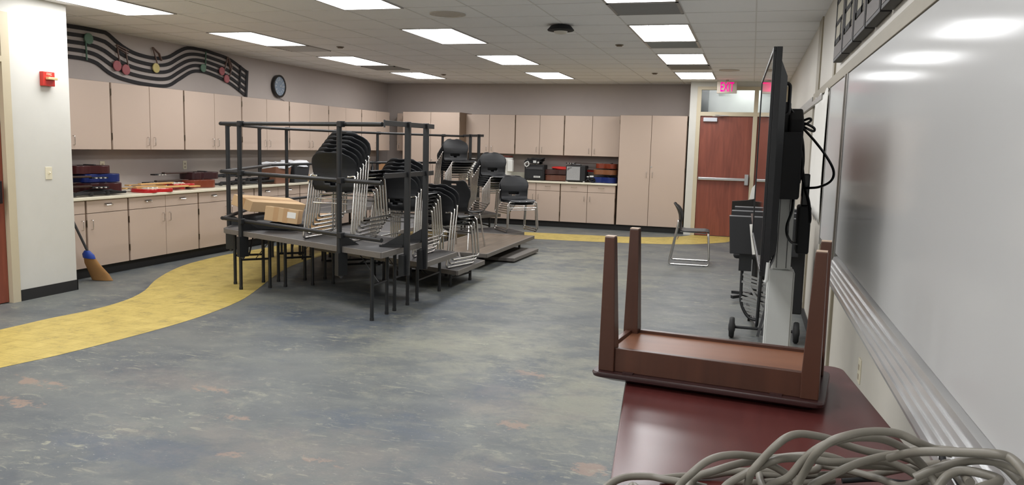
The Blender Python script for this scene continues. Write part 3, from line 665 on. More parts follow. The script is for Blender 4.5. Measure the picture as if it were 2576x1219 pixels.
# ------------------------------------------------------------------ guard rails
def guard(pa, pb, ts, label, ext=(0, 0), zb=.40):
    pa, pb = Vector(pa), Vector(pb); d = (pb-pa).normalized(); n = Vector((d.y, -d.x)); c = (pa+pb)/2
    t = thing('guard_rail', label, 'guard rail', (c.x, c.y, 0), 'black guard rails around the risers')
    if (c-Vector((-3.9, 9.9))).dot(n) < 0: n = -n
    for k in ts:
        p = pa+(pb-pa)*k+n*.033
        MB().cyl((p.x, p.y, zb), (p.x, p.y, 1.685), .0225, 14).build('post', BLK, t, smooth=True)
        m = MB(); q = p-n*.02
        m.bar((q.x, q.y, .36), (q.x, q.y, .56), .10, .05, up=(d.x, d.y, 0))
        g1 = p-n*.02; g2 = p-n*.22; s = d*.004    # gusset on the deck
        m.add([(g1.x-s.x, g1.y-s.y, .613), (g2.x-s.x, g2.y-s.y, .613), (g1.x-s.x, g1.y-s.y, .73), (g1.x+s.x, g1.y+s.y, .613), (g2.x+s.x, g2.y+s.y, .613), (g1.x+s.x, g1.y+s.y, .73)],
              [(0, 1, 2), (3, 5, 4), (0, 3, 4, 1), (1, 4, 5, 2), (2, 5, 3, 0)])
        m.build('mounting_bracket', BLK, t)
        MB().lathe([(.012, 0), (.012, .01), (.02, .012), (.02, .022), (.008, .024)], (q.x, q.y, .335), 10).build('clamp_knob', DGREY, t, smooth=True)
        for z in (1.665, 1.187, .715):
            w_ = p+d*.05; MB().bar((p.x, p.y, z), (w_.x, w_.y, z), .05, .05).build('rail_clamp', BLK, t, bevel=.005)
    for z, r in ((1.665, .0185), (1.187, .0185), (.715, .0185)):
        a = pa-d*ext[0]; b = pb+d*ext[1]; a = a+n*.01; b = b+n*.01
        MB().cyl((a.x, a.y, z), (b.x, b.y, z), r, 14).build('rail', BLK, t, smooth=True)
    return t
guard(pol(C1, 3.14, 225), pol(C1, 3.14, 270), (.142, .7755), 'black tube guard rail on the riser edge nearest the camera', (.03, -.02))
guard(pol(C1, 3.14, 225), pol(C1, 3.14, 180), (.13, .78), 'black tube guard rail along the left riser section', (.02, .0))
guard((-6.03, ya), (-6.03, yb_), (.2, .8), 'black tube guard rail along the straight riser section', (0, 0))
guard(pol(C2, 3.14, 180), pol(C2, 3.14, 132), (.24, .82), 'black tube guard rail along the far riser section', (0, .04))
def endrail(c, a, rs, r1, r0, label, side, mid=1.25):
    t = thing('guard_rail', label, 'guard rail', (*pol(c, (r1+r0)/2, a), 0), 'black guard rails around the risers')
    d = Vector((math.cos(R_(a)), math.sin(R_(a)))); n = Vector((-d.y, d.x))*side
    for r in rs:
        p = Vector(pol(c, r, a))+n*.035
        MB().bar((p.x, p.y, .37), (p.x, p.y, 1.70), .05, .03, up=(d.x, d.y, 0)).build('post', BLK, t, bevel=.003)
        m = MB(); q = p-n*.03; e = q-n*.22
        for s in (-.03, .03):
            o_ = d*s; m.bar((q.x+o_.x, q.y+o_.y, .63), (e.x+o_.x, e.y+o_.y, .618), .006, .02)
        m.add([(q.x, q.y, .613), (e.x, e.y, .613), (q.x, q.y, .74), (q.x+d.x*.008, q.y+d.y*.008, .613), (e.x+d.x*.008, e.y+d.y*.008, .613), (q.x+d.x*.008, q.y+d.y*.008, .74)],
              [(0, 1, 2), (3, 5, 4), (0, 3, 4, 1), (1, 4, 5, 2), (2, 5, 3, 0)])
        m.bar((q.x+.0, q.y, .37), (q.x, q.y, .55), .11, .05, up=(n.x, n.y, 0)); m.build('mounting_bracket', BLK, t)
    for z in (1.675, mid):
        A = Vector(pol(c, r1, a))+n*.035; B = Vector(pol(c, r0, a))+n*.035
        MB().bar((A.x, A.y, z), (B.x, B.y, z), .012, .042).build('rail', BLK, t, bevel=.002)
    MB().cyl((A.x, A.y, 1.64), (A.x, A.y, 1.70), .008, 8).build('bolt', DGREY, t)
endrail(C1, 270, (2.76, 2.36), 3.22, 2.18, 'flat-bar guard rail closing the near end of the risers', 1)
endrail(C2, 132, (2.83, 2.44), 3.16, 2.24, 'flat-bar guard rail closing the far end of the risers', -1, 1.25)

# ------------------------------------------------------------------ chairs
def interp(tab, s):
    for i in range(len(tab)-1):
        if s <= tab[i+1][0]:
            a, b = tab[i], tab[i+1]; t = (s-a[0])/(b[0]-a[0]); t = t*t*(3-2*t)*.35+t*.65; return [a[k]+(b[k]-a[k])*t for k in range(1, len(a))]
    return list(tab[-1][1:])
def shell_mesh(name, tab, hole, parent, NS=56, NT=30, dish=(.012, .045)):
    # tab rows: s, y, z, half width, curl forward ; hole(s, x) -> True leaves a gap
    vs = []; pts = [interp(tab, i/NS) for i in range(NS+1)]
    for i, (y, z, w_, cu) in enumerate(pts):
        for j in range(NT+1):
            t = j/NT*2-1; x = w_*t; k = abs(t)**2.2
            vs.append((x, y+cu*k, z+(dish[0]*k if cu < .02 else 0)))
    fs = []
    for i in range(NS):
        for j in range(NT):
            x = (pts[i][2]*((j+.5)/NT*2-1))
            if hole((i+.5)/NS, x): continue
            fs.append((i*(NT+1)+j, i*(NT+1)+j+1, (i+1)*(NT+1)+j+1, (i+1)*(NT+1)+j))
    o = MB().add(vs, fs).build(name, SHELL, parent, smooth=True)
    for p in o.data.polygons: p.use_smooth = True
    sd = o.modifiers.new('solid', 'SOLIDIFY'); sd.thickness = .007; sd.offset = 0
    return o
def sled_chair(label, grp):
    t = thing('stacking_chair', label, 'chair', (0, 0, 0), grp, local=True)
    T = [(0, .245, .420, .175, 0), (.03, .24, .436, .20, 0), (.10, .19, .448, .218, 0), (.28, .05, .444, .224, 0), (.40, -.07, .441, .220, .0), (.46, -.125, .450, .217, .008), (.52, -.152, .488, .217, .018),
         (.58, -.160, .553, .217, .028), (.62, -.158, .585, .218, .034), (.66, -.160, .617, .226, .040), (.72, -.166, .660, .234, .046), (.80, -.184, .712, .232, .048), (.86, -.202, .748, .214, .043), (.91, -.217, .774, .184, .034), (.95, -.229, .792, .146, .022), (.98, -.236, .802, .10, .014), (1, -.24, .806, .05, .01)]
    def hole(s, x):
        lo = .545+.0*abs(x); return abs(x) < .085 and (.575-.022*(1-(x/.085)**2)-.012) < s < (.590)
    shell_mesh('seat_shell', T, hole, t)
    for sx in (-1, 1):
        P = rounded([(sx*.17, -.150, .585), (sx*.232, -.155, .60), (sx*.247, -.262, .012), (sx*.247, .262, .012), (sx*.228, .232, .432), (sx*.05, .232, .432)], .035, 5)
        MB().tube(P, .0105, 10).build('leg_frame', CHROME, t, smooth=True)
        MB().cyl((sx*.13, .21, .430), (sx*.10, -.13, .438), .008, 8).build('seat_rail', CHROME, t, smooth=True)
        MB().obox((sx*.247, .2, .003), .02, .03, .006).build('glide', RUB, t); MB().obox((sx*.247, -.2, .003), .02, .03, .006).build('glide', RUB, t)
        MB().lathe([(.006, -.013), (.010, -.010), (.010, .0)], (sx*.165, -.158, .588), 8, 'Y').build('back_bolt', CHROME, t, smooth=True)
    MB().cyl((-.233, .238, .345), (.233, .238, .345), .006, 8).build('crossbar', CHROME, t, smooth=True)
    MB().cyl((-.20, -.165, .34), (.20, -.165, .34), .006, 8).build('rear_crossbar', CHROME, t, smooth=True)
    return t
CH0 = None; USED = False
ORD = ['lowest', 'second from the bottom', 'third from the bottom', 'fourth from the bottom', 'fifth from the bottom', 'topmost']
def place(x, y, z, rz, label, grp):
    global CH0, USED
    if CH0 is None: CH0 = sled_chair(label, grp); t = CH0
    else: t = copy_tree(CH0)
    t.location = (x, y, z); t.rotation_euler = (0, 0, rz); t['label'] = label; t['group'] = grp; return t
def stack(x, y, z, face, n, where, up=.036, fw=.052):
    rz = math.atan2(face[1], face[0])-math.pi/2; d = Vector(face).normalized()
    for k in range(n):
        o = 'topmost' if k == n-1 else ORD[k]
        place(x+d.x*fw*k, y+d.y*fw*k, z+up*k, rz, f'black chrome-legged chair, {o} in the stack {where}', 'stacked chairs '+where)
stack(-3.68, 6.72, H3, (.02, 1), 6, 'on the near top riser')
stack(-3.35, 7.36, H2, (.02, 1), 5, 'on the near middle riser')
stack(-3.21, 8.12, H1, (.25, 1), 3, 'on the near lowest riser')
stack(-4.95, 12.95, H3, (.7, -.72), 6, 'on the far top riser')
stack(-4.09, 12.40, H2, (.7, -.72), 6, 'on the far middle riser')
stack(-3.465, 11.85, H1, (.62, -.78), 2, 'on the far lowest riser', .036, .05)
place(-.73, 10.93, 0, R_(-88), 'single black shell chair with chrome sled legs on the floor facing the right wall', 'stacking chairs')
# four-legged chair with a handle hole
t = thing('school_chair', 'black four-legged chair with an oval handle hole, on the brown riser', 'chair', (-3.52, 9.60, H1), local=True, rz=R_(-9))
T = [(0, .22, .435, .16, 0), (.04, .215, .448, .19, 0), (.12, .17, .458, .215, 0), (.30, .04, .452, .215, 0), (.42, -.09, .452, .19, .0), (.48, -.15, .47, .165, .012), (.54, -.175, .52, .15, .02), (.62, -.187, .59, .168, .03),
     (.72, -.20, .67, .205, .035), (.80, -.215, .74, .212, .03), (.90, -.235, .81, .185, .02), (.96, -.248, .845, .165, .012), (.985, -.252, .857, .15, .01), (1, -.254, .862, .13, .01)]
shell_mesh('seat_shell', T, lambda s, x: (x/.042)**2+((s-.915)/.022)**2 < 1, t)
for sx in (-1, 1):
    MB().tube(rounded([(sx*.08, .14, .44), (sx*.17, .15, .44), (sx*.215, .225, .0)], .04, 5), .0115, 10).build('leg', CHROME, t, smooth=True)
    MB().tube(rounded([(sx*.08, -.08, .44), (sx*.16, -.10, .44), (sx*.215, -.24, .0)], .04, 5), .0115, 10).build('leg', CHROME, t, smooth=True)

# ------------------------------------------------------------------ cartons on the risers
def carton(label, c, sx, sy, sz, rz, tilt=None, grp='cardboard boxes on the near riser', lab=None):
    base = (c[0], c[1], c[2]-sz/2); t = thing('cardboard_box', label, 'box', base, grp)
    MB().obox(c, sx, sy, sz, rz, tilt).build('carton', CARD, t, bevel=.004)
    q = Matrix.Rotation(rz, 3, 'Z') @ (tilt if tilt else Matrix.Identity(3)); m = MB()
    if lab == 'flat':
        m.obox(Vector(c)+q @ Vector((0, 0, 0)), sx+.002, .06, sz+.002, rz, tilt)
    else:
        m.obox(Vector(c)+q @ Vector((-sx*.17, 0, 0)), .05, sy+.002, sz+.002, rz, tilt); m.obox(Vector(c)+q @ Vector((sx*.12, 0, 0)), .05, sy+.002, sz+.002, rz, tilt)
    m.build('tape', TAPE, t)
    if lab == 'label': MB().obox(Vector(c)+q @ Vector((sx*.30, -sy/2-.001, .012)), .085, .002, .06, rz, tilt).build('shipping_label', PAPER, t)
    return t
tl = Matrix.Rotation(R_(3), 3, 'X')
carton('long flat cardboard box lying across the left guard rail', (-5.24, 7.92, .782), 1.20, .24, .115, 1.61, Matrix.Rotation(.305, 3, 'X') @ Matrix.Rotation(.097, 3, 'Y'), lab='flat')
carton('small cardboard box with a white shipping label on the near riser', (-4.496, 7.024, .763), .331, .196, .143, .328, Matrix.Rotation(-.095, 3, 'X') @ Matrix.Rotation(.118, 3, 'Y'), lab='label')
o = MB().obox((-4.58, 7.16, .645), .62, .34, .062, .33).obox((-4.50, 7.05, .682), .30, .16, .012, .33).build('instrument_case', BLKM, base=(-4.58, 7.16, .613), bevel=.01); tag(o, 'flat black case under the small cardboard box', 'case')
carton('plain cardboard box standing behind the nearest chair stack', (-4.15, 7.12, .70), .22, .2, .17, R_(20))

o = MB().obox((-5.24, 7.92, .652), .20, .95, .078, .04).build('padded_bag', BLKM, base=(-5.24, 7.92, .613), bevel=.02); tag(o, 'padded black bag under the long cardboard box', 'bag')

# ------------------------------------------------------------------ guitars
def body_outline(L, w_):          # half outline of a figure-eight body, butt at y=0, neck end at y=L
    P = [(0, 0), (.5, .0), (.86, .06), (1, .22), (.93, .38), (.70, .54), (.66, .60), (.72, .72), (.76, .82), (.66, .93), (.4, .99), (0, 1)]
    C = curve_pts([(x*w_/2, y*L, 0) for x, y in P], 4); half = [(p.x, p.y) for p in C]
    return half+[(-x, y) for x, y in half[-2:0:-1]]
def guitar(label, cmat, c, rz, z, depth=.10, L=.48, W=.37, grp='acoustic guitars on the counters', top=None, neckdir=1):
    t = thing('acoustic_guitar', label, 'guitar', (c[0], c[1], z), grp, local=True, rz=rz)
    out = body_outline(L, W); m = MB().prism(out, 0, depth); m.build('body', cmat, t, smooth=True, bevel=.004)
    MB().prism([(x*.985, .006+y*.985) for x, y in out], depth, depth+.003).build('soundboard', top or cmat, t)
    MB().lathe([(.048, 0), (.048, .001), (.005, .001)], (0, L*.62, depth+.003), 20).build('sound_hole', BLKM, t)
    MB().box(-.07, .07, L*.28, L*.28+.03, depth+.003, depth+.012).build('bridge', BLKM, t)
    MB().box(-.025, .025, L-.12, L+.42, depth-.012, depth+.010).build('neck', mat('dark_neck', (58, 40, 32), .4), t, bevel=.006)
    h = MB().prism([(-.03, L+.42), (.03, L+.42), (.036, L+.60), (-.036, L+.60)], depth-.022, depth-.006).build('headstock', BLKM, t)
    m = MB()
    for s in (-1, 1):
        for k in range(3):
            y = L+.45+k*.05; m.cyl((s*.03, y, depth-.014), (s*.052, y, depth-.014), .004, 8); m.obox((s*.058, y, depth-.014), .014, .018, .012)
    m.build('tuning_peg', mat('pearl_peg', (222, 220, 212), .25, .3), h, smooth=True); return t
GR = mat('cherry_guitar', (66, 26, 27), .28, var=.25, scale=6); GB = mat('blue_guitar', (20, 38, 98), .28, var=.25, scale=6); GD = mat('dark_cherry_guitar', (52, 24, 27), .3, var=.2)
GO = mat('orange_brown_guitar', (116, 54, 34), .25, var=.2); GT = mat('tan_guitar', (128, 82, 52), .3, var=.2); ZC = .864
# left counter: first pile, butts towards the far end, necks towards the pillar
guitar('dark cherry acoustic guitar at the bottom of the pile beside the pillar', GR, (-6.90, 7.36), R_(170), ZC+.03, top=GD)
guitar('blue acoustic guitar in the middle of the pile beside the pillar', GB, (-7.00, 7.42), R_(176), ZC+.137, depth=.088)
guitar('dark red acoustic guitar on top of the pile beside the pillar', GR, (-7.06, 7.32), R_(183), ZC+.232, depth=.085, top=GD)
guitar('dark acoustic guitar behind the pillar, its black headstock with pearl pegs showing, upper', GD, (-7.00, 6.03), R_(-14), ZC+.12, depth=.09)
guitar('dark acoustic guitar behind the pillar, its black headstock with pearl pegs showing, lower', GD, (-6.98, 6.0), R_(-15), ZC+.02, depth=.09)
guitar('dark acoustic guitar on top of the pile in the middle of the left counter', GD, (-7.08, 9.26), R_(180), ZC+.108, depth=.09)
guitar('orange-brown acoustic guitar under the dark one in the middle of the left counter', GO, (-7.00, 9.10), R_(176), ZC+.003, depth=.10)
RE = mat('bright_red_gloss', (186, 28, 34), .18, var=.1, coat=.4)
def electric(label, c, rz, z, flip=1):
    t = thing('electric_guitar', label, 'guitar', (c[0], c[1], z), 'red electric guitars on the left counter', local=True, rz=rz)
    P = [(0, 0), (.6, .02), (.98, .14), (1, .32), (.78, .50), (.74, .62), (.9, .80), (.92, 1.0), (.62, .92), (.3, .80), (0, .80)]
    C = curve_pts([(x*.16, y*.40, 0) for x, y in P], 4); hf = [(p.x, p.y) for p in C]; out = hf+[(-x*.98, y*.97) for x, y in hf[-2:0:-1]]
    MB().prism(out, 0, .042).build('body', RE, t, smooth=True, bevel=.006)
    MB().prism([(x*.55+.02, .09+y*.62) for x, y in out], .042, .0455).build('pickguard', IVORY, t)
    m = MB()
    for y in (.12, .19, .26): m.box(-.04, .04, y, y+.018, .0455, .054)
    m.build('pickup', PAPER, t, bevel=.003)
    MB().box(-.024, .024, .27, .80, .040, .062).build('neck', mat('maple', (206, 164, 104), .35), t, bevel=.005)
    h = MB().prism([(-.03, .80), (.028, .80), (.05, .97), (-.02, .97)], .036, .052).build('headstock', MATS['maple'], t)
    m = MB()
    for k in range(6): m.cyl((-.026, .82+k*.024, .044), (-.048, .82+k*.024, .044), .005, 8)
    m.build('tuning_peg', CHROME, h, smooth=True)
electric('bright red electric guitar with cream pickguard at the counter front', (-6.82, 7.62), R_(-4), ZC, 1)
electric('bright red electric guitar behind, its neck towards the pillar', (-6.95, 8.66), R_(176), ZC+.03)
electric('red electric guitar lying under the front pair on the counter', (-7.02, 8.55), R_(183), ZC-.0)
# folded stands
def folded_stand(label, a, b, z, grp='folded black stands', k=3, seed=1):
    rnd = random.Random(seed); a = Vector((a[0], a[1], z)); b = Vector((b[0], b[1], z)); d = (b-a); n = Vector((-d.y, d.x, 0)).normalized(); c = (a+b)/2
    t = thing('folded_stand', label, 'stand', (c.x, c.y, ZC), grp)
    MB().tube([a, b], .014, 8).build('shaft', BLKM, t, smooth=True)
    for i in range(k):
        o1 = n*(rnd.uniform(-.05, .05))+Vector((0, 0, rnd.uniform(.0, .04))); o2 = n*(rnd.uniform(-.09, .09))+Vector((0, 0, rnd.uniform(.0, .03)))
        s0 = rnd.uniform(0, .3); s1 = rnd.uniform(.65, 1)
        MB().tube(curve_pts([a+d*s0+o1*.3, a+d*(s0+s1)/2+o1, a+d*s1+o2], 4), .010, 6).build('leg', BLKM, t, smooth=True)
    m = MB()
    for q in (.2, .45, .7):
        p = a+d*q; m.lathe([(.008, -.022), (.026, -.018), (.026, .018), (.008, .022)], (p.x, p.y, p.z), 10)
    m.build('knob', RUB, t, smooth=True)
    return t
folded_stand('folded black guitar stand at the counter edge beside the pillar', (-6.74, 6.45), (-6.72, 7.33), ZC+.03, seed=2)
folded_stand('folded black stand lying nearest the orange-brown guitar', (-6.98, 9.15), (-6.80, 9.95), ZC+.03, seed=3)
folded_stand('folded black stand lying crosswise in the middle of the heap', (-7.12, 9.55), (-6.76, 10.35), ZC+.035, seed=4, k=4)
folded_stand('folded black stand reaching towards the bins', (-7.02, 9.75), (-6.72, 10.78), ZC+.075, seed=5, k=3)
folded_stand('folded black stand on top of the heap against the wall', (-7.2, 9.5), (-7.1, 10.55), ZC+.12, seed=6, k=4)
# bins with bags
def bin_(label, c, col, sx, sy, h):
    t = thing('waste_bin', label, 'bin', (c[0], c[1], ZC), 'bins with white liners')
    x, y = c; a, b = sx/2, sy/2; k = .86
    vs = [(x-a*k, y-b*k, ZC), (x+a*k, y-b*k, ZC), (x+a*k, y+b*k, ZC), (x-a*k, y+b*k, ZC), (x-a, y-b, ZC+h), (x+a, y-b, ZC+h), (x+a, y+b, ZC+h), (x-a, y+b, ZC+h)]
    MB().add(vs, [(3, 2, 1, 0), (4, 5, 6, 7), (0, 1, 5, 4), (1, 2, 6, 5), (2, 3, 7, 6), (3, 0, 4, 7)]).build('bin_body', col, t, bevel=.012)
    m = MB(); rnd = random.Random(int(y*10)); vs = []; n = 20
    prof = [(1.02, -.03), (1.05, -.01), (1.04, .03), (.96, .055), (.6, .06), (.2, .055)]
    for (r, hh) in prof:
        for j in range(n):
            an = 2*math.pi*j/n; cx = math.copysign(abs(math.cos(an))**.45, math.cos(an)); cyy = math.copysign(abs(math.sin(an))**.45, math.sin(an)); q = rnd.uniform(-.012, .012)
            vs.append((x+a*r*cx+q, y+b*r*cyy+q, ZC+h+hh+rnd.uniform(-.012, .012)))
    fs = [(i*n+j, i*n+(j+1) % n, (i+1)*n+(j+1) % n, (i+1)*n+j) for i in range(len(prof)-1) for j in range(n)]+[tuple((len(prof)-1)*n+j for j in range(n))]
    m.add(vs, fs).build('liner_bag', BAG, t, smooth=True)
bin_('brown bin with a white liner bag on the left counter', (-6.86, 10.50), mat('brown_bin', (122, 84, 66), .5), .30, .42, .255)
bin_('black bin with a white liner bag beside the brown one', (-6.86, 11.02), mat('black_bin', (44, 46, 50), .5), .30, .44, .275)
# corner odds
t = thing('bottle', 'dark bottle on the counter near the room corner', 'bottle', (-7.0, 14.0, ZC))
MB().lathe([(.035, 0), (.035, .17), (.014, .2), (.013, .27), (.018, .275), (.018, .29)], (-7.0, 14.0, ZC), 16).build('bottle_body', BLKG, t, smooth=True)
o = MB().box(-7.2, -6.85, 13.6, 13.85, ZC, ZC+.1).build('black_box', BLKM, base=(-7.0, 13.7, ZC), bevel=.005); tag(o, 'small black box beside the dark bottle on the counter', 'box')
o = MB().box(-7.1, -6.72, 14.45, 15.1, ZC+.0, ZC+.26).build('wooden_crate', wood('light_wood', (168, 126, 92), (188, 146, 108), .5), base=(-6.9, 14.8, ZC), bevel=.004); tag(o, 'light wooden box in the room corner on the counter', 'box')
carton('cardboard tray on the left counter right of the black bin', (-6.95, 11.62, ZC+.045), .36, .42, .09, 0, grp='counter boxes')
o = MB().box(-7.15, -6.8, 12.5, 13.2, ZC, ZC+.12).build('storage_box', mat('grey_green_box', (146, 148, 132), .6), base=(-7, 12.85, ZC), bevel=.006); tag(o, 'grey-green box on the left counter behind the chair backs', 'box')

# ------------------------------------------------------------------ back counter
GRILL = mat('silver_grille_cloth', (150, 150, 150), .6, var=.2, scale=120)
t = thing('guitar_amplifier', 'black guitar amplifier with a white badge on the back counter', 'amplifier', (-4.02, 14.95, ZC))
MB().box(-4.19, -3.80, 14.85, 15.12, ZC+.01, 1.165).build('cabinet_shell', BLKM, t, bevel=.012)
MB().box(-4.16, -3.83, 14.842, 14.851, ZC+.04, 1.06).build('grille', mat('black_grille', (30, 32, 34), .8, var=.3, scale=200), t)
MB().box(-4.16, -3.83, 14.843, 14.851, 1.075, 1.125).build('control_panel', DGREY, t)
bd = MB().box(-4.00, -3.87, 14.836, 14.843, ZC+.055, ZC+.09).build('badge', ALUW, t, bevel=.003)
text('lettering', 'CRATE', .032, BLKM, bd, (-3.935, 14.8355, ZC+.0725), (R_(90), 0, 0), .0005)
m = MB()
for x in (-4.15, -3.84):
    for y in (14.88, 15.09): m.cyl((x, y, ZC), (x, y, ZC+.012), .014, 10)
m.build('foot', RUB, t)
def coil(m, c, rad, turns, r, seed, rng=.04, flat=1.0):
    rnd = random.Random(seed); P = []
    for k in range(turns*9):
        a = 2*math.pi*k/9; P.append((c[0]+rad*math.cos(a)+rnd.uniform(-rng, rng), c[1]+rad*.6*math.sin(a)+rnd.uniform(-rng, rng)*.6, c[2]+rnd.uniform(0, rng)*2*flat))
    m.tube(curve_pts(P, 3), r, 6)
t = thing('cable_bundle', 'tangled black and grey cable bundle on top of the black amplifier', 'cable', (-4.0, 14.95, 1.165))
m = MB(); coil(m, (-4.0, 14.97, 1.19), .13, 5, .014, 3, .05); m.build('black_cable', BLKM, t, smooth=True)
m = MB(); coil(m, (-4.06, 14.90, 1.19), .10, 3, .012, 5, .05); m.build('black_cable', BLKM, t, smooth=True)
m = MB(); m.tube(curve_pts([(-4.16, 14.83, 1.13), (-4.18, 14.82, 1.18), (-4.12, 14.83, 1.22), (-4.10, 14.83, 1.16), (-4.15, 14.83, 1.12)], 5), .012, 8); m.obox((-3.99, 14.86, 1.22), .06, .03, .05); m.obox((-3.92, 14.86, 1.21), .03, .03, .03); m.build('grey_plug', ALUW, t, smooth=True)
t = thing('guitar_amplifier', 'silver-fronted guitar amplifier on the back counter', 'amplifier', (-3.15, 14.95, ZC))
MB().box(-3.365, -2.99, 14.82, 15.12, ZC+.012, 1.175).build('cabinet_shell', BLKM, t, bevel=.012)
MB().box(-3.345, -3.09, 14.812, 14.822, ZC+.035, 1.155).build('grille', GRILL, t)
m = MB(); m.tube(rounded([(-3.29, 14.9, 1.172), (-3.27, 14.9, 1.195), (-3.10, 14.9, 1.195), (-3.08, 14.9, 1.172)], .015, 3), .008, 8); m.build('handle', BLKG, t, smooth=True)
m = MB(); m.tube(curve_pts([(-3.325, 14.809, 1.075), (-3.325, 14.809, 1.115), (-3.30, 14.809, 1.125), (-3.25, 14.809, 1.135)], 4), .0035, 6); m.bar((-3.325, 14.809, 1.10), (-3.295, 14.809, 1.105), .004, .006); m.build('script_emblem', DGREY, t)
m = MB()
for x in (-3.34, -3.01): m.obox((x, 14.84, ZC+.008), .04, .04, .016)
m.build('corner_foot', CHROME, t, bevel=.003)
guitar('dark brown acoustic guitar between the two amplifiers, upper of two', mat('dark_brown_guitar', (64, 38, 34), .4, var=.2), (-3.83, 15.05), R_(-90+6), ZC+.125, depth=.09, L=.5, W=.34)
guitar('brown acoustic guitar between the two amplifiers, lower of two', mat('brown_guitar', (96, 58, 44), .4, var=.2), (-3.80, 15.05), R_(-90), ZC+.01, depth=.10, L=.5, W=.36)
t = thing('gig_bag', 'red flat gig bag lying on the guitars behind the silver amplifier', 'bag', (-3.4, 15.08, 1.09))
m = MB(); vs = []; n = 16; prof = [(-.34, .0, .005), (-.32, .10, .02), (-.2, .14, .035), (0, .13, .04), (.2, .1, .03), (.45, .05, .02), (.72, .02, .008)]
for (x, wd, hh) in prof:
    for j in range(n): a = 2*math.pi*j/n; vs.append((-3.36+x, 15.08+wd*math.cos(a), 1.115+hh*math.sin(a)-.055*(x+.3)))
fs = [(i*n+j, i*n+(j+1) % n, (i+1)*n+(j+1) % n, (i+1)*n+j) for i in range(len(prof)-1) for j in range(n)]+[tuple(range(n)), tuple((len(prof)-1)*n+j for j in range(n))]
m.add(vs, fs).build('bag_body', mat('red_cloth', (196, 48, 42), .6, var=.1), t, smooth=True)
guitar('shiny red-brown acoustic guitar on top of the pile beside the tall cupboard', mat('shiny_red_brown', (118, 48, 28), .15, var=.2, coat=.5), (-2.40, 15.02), R_(90-4), ZC+.27, depth=.09, L=.42, W=.36)
guitar('tan acoustic guitar in the middle of the pile beside the tall cupboard', GT, (-2.40, 15.02), R_(90), ZC+.155, depth=.09, L=.46, W=.36)
guitar('blue acoustic guitar at the bottom of the pile beside the tall cupboard', GB, (-2.40, 15.0), R_(90), ZC+.004, depth=.10, L=.50, W=.38)
t = thing('cable_bundle', 'small black and grey cable bundle beside the silver amplifier', 'cable', (-2.88, 14.85, ZC))
m = MB(); coil(m, (-2.88, 14.84, ZC+.02), .07, 4, .009, 9, .03, 1.4); m.build('black_cable', BLKM, t, smooth=True)
m = MB(); m.obox((-2.86, 14.80, ZC+.12), .07, .03, .03, .2); m.obox((-2.93, 14.80, ZC+.11), .04, .02, .02, -.2); m.build('grey_plug', ALUW, t)
t = thing('drink_cooler', 'white drink cooler with a tap on the back counter', 'cooler', (-4.56, 15.0, ZC))
MB().lathe([(.13, 0), (.14, .02), (.15, .36), (.155, .37), (.155, .41), (.12, .43)], (-4.62, 14.98, ZC), 24).build('cooler_body', mat('cooler_white', (226, 226, 222), .35), t, smooth=True)
MB().lathe([(.15, .43), (.15, .455), (.03, .46)], (-4.62, 14.98, ZC), 24).build('lid', mat('cooler_lid', (96, 44, 36), .5), t, smooth=True)
MB().box(-4.53, -4.43, 14.83, 14.93, 1.02, 1.24).build('paper_cup_holder', MATS['cooler_white'], t, bevel=.01)
for x, q in ((-5.30, 'left of the chair stack'), (-5.02, 'behind the far chair stack')):
    t = thing('storage_jug', 'white plastic jug on the back counter '+q, 'jug', (x, 15.0, ZC), 'white jugs on the back counter')
    MB().lathe([(.11, 0), (.12, .02), (.12, .25), (.06, .31), (.05, .33), (.05, .36)], (x, 15.0, ZC), 20).build('jug_body', MATS['cooler_white'], t, smooth=True)
    MB().lathe([(.055, .36), (.055, .385), (.02, .39)], (x, 15.0, ZC), 16).build('cap', MATS['cooler_white'], t, smooth=True)

# ------------------------------------------------------------------ broom
bx, by = -6.5, 6.66
t = thing('broom', 'corn broom with blue collar leaning behind the white pillar', 'broom', (bx, by, 0))
e0 = Vector((-6.48, 6.70, .02)); e1 = Vector((-6.555, 6.60, .31)); dd = (e1-e0).normalized(); hx = e1+(Vector((-6.9, 5.95+.33, 1.15))-e1)*1
MB().cyl(e1, Vector((-6.665, 6.215, 1.25)), .013, 10).build('handle', DGREY, t, smooth=True)
BR = mat('corn_bristle', (186, 138, 84), .8, var=.3, scale=90, stretch=(6, 6, 1), bump=.8, bscale=120)
n = 18; vs = []; fr = []
c0 = Vector((-6.475, 6.70, .004)); ax = [(c0, .115, .035), (Vector((-6.50, 6.68, .08)), .112, .035), (Vector((-6.535, 6.635, .18)), .085, .033), (Vector((-6.552, 6.605, .27)), .055, .03)]
sd = Vector((.97, .22, -.10)).normalized(); s2 = Vector((-.22, .97, 0)).normalized()
for i, (p, wd, dp) in enumerate(ax):
    for j in range(n):
        a = 2*math.pi*j/n; q = p+sd*(wd*math.cos(a))+s2*(dp*math.sin(a))
        if i == 0: q.z = .004
        vs.append(q)
fs = [(i*n+j, i*n+(j+1) % n, (i+1)*n+(j+1) % n, (i+1)*n+j) for i in range(3) for j in range(n)]+[tuple(range(n)), tuple(3*n+j for j in range(n))]
MB().add(vs, fs).build('bristles', BR, t, smooth=True)
m = MB(); vs = []
for p, wd, dp in ((Vector((-6.549, 6.61, .245)), .066, .04), (Vector((-6.553, 6.602, .285)), .062, .038), (Vector((-6.557, 6.592, .325)), .026, .024)):
    for j in range(n): a = 2*math.pi*j/n; vs.append(p+sd*(wd*math.cos(a))+s2*(dp*math.sin(a)))
m.add(vs, [(i*n+j, i*n+(j+1) % n, (i+1)*n+(j+1) % n, (i+1)*n+j) for i in range(2) for j in range(n)]+[tuple(range(n)), tuple(2*n+j for j in range(n))]); m.build('collar', mat('blue_collar', (28, 62, 150), .45), t, smooth=True)

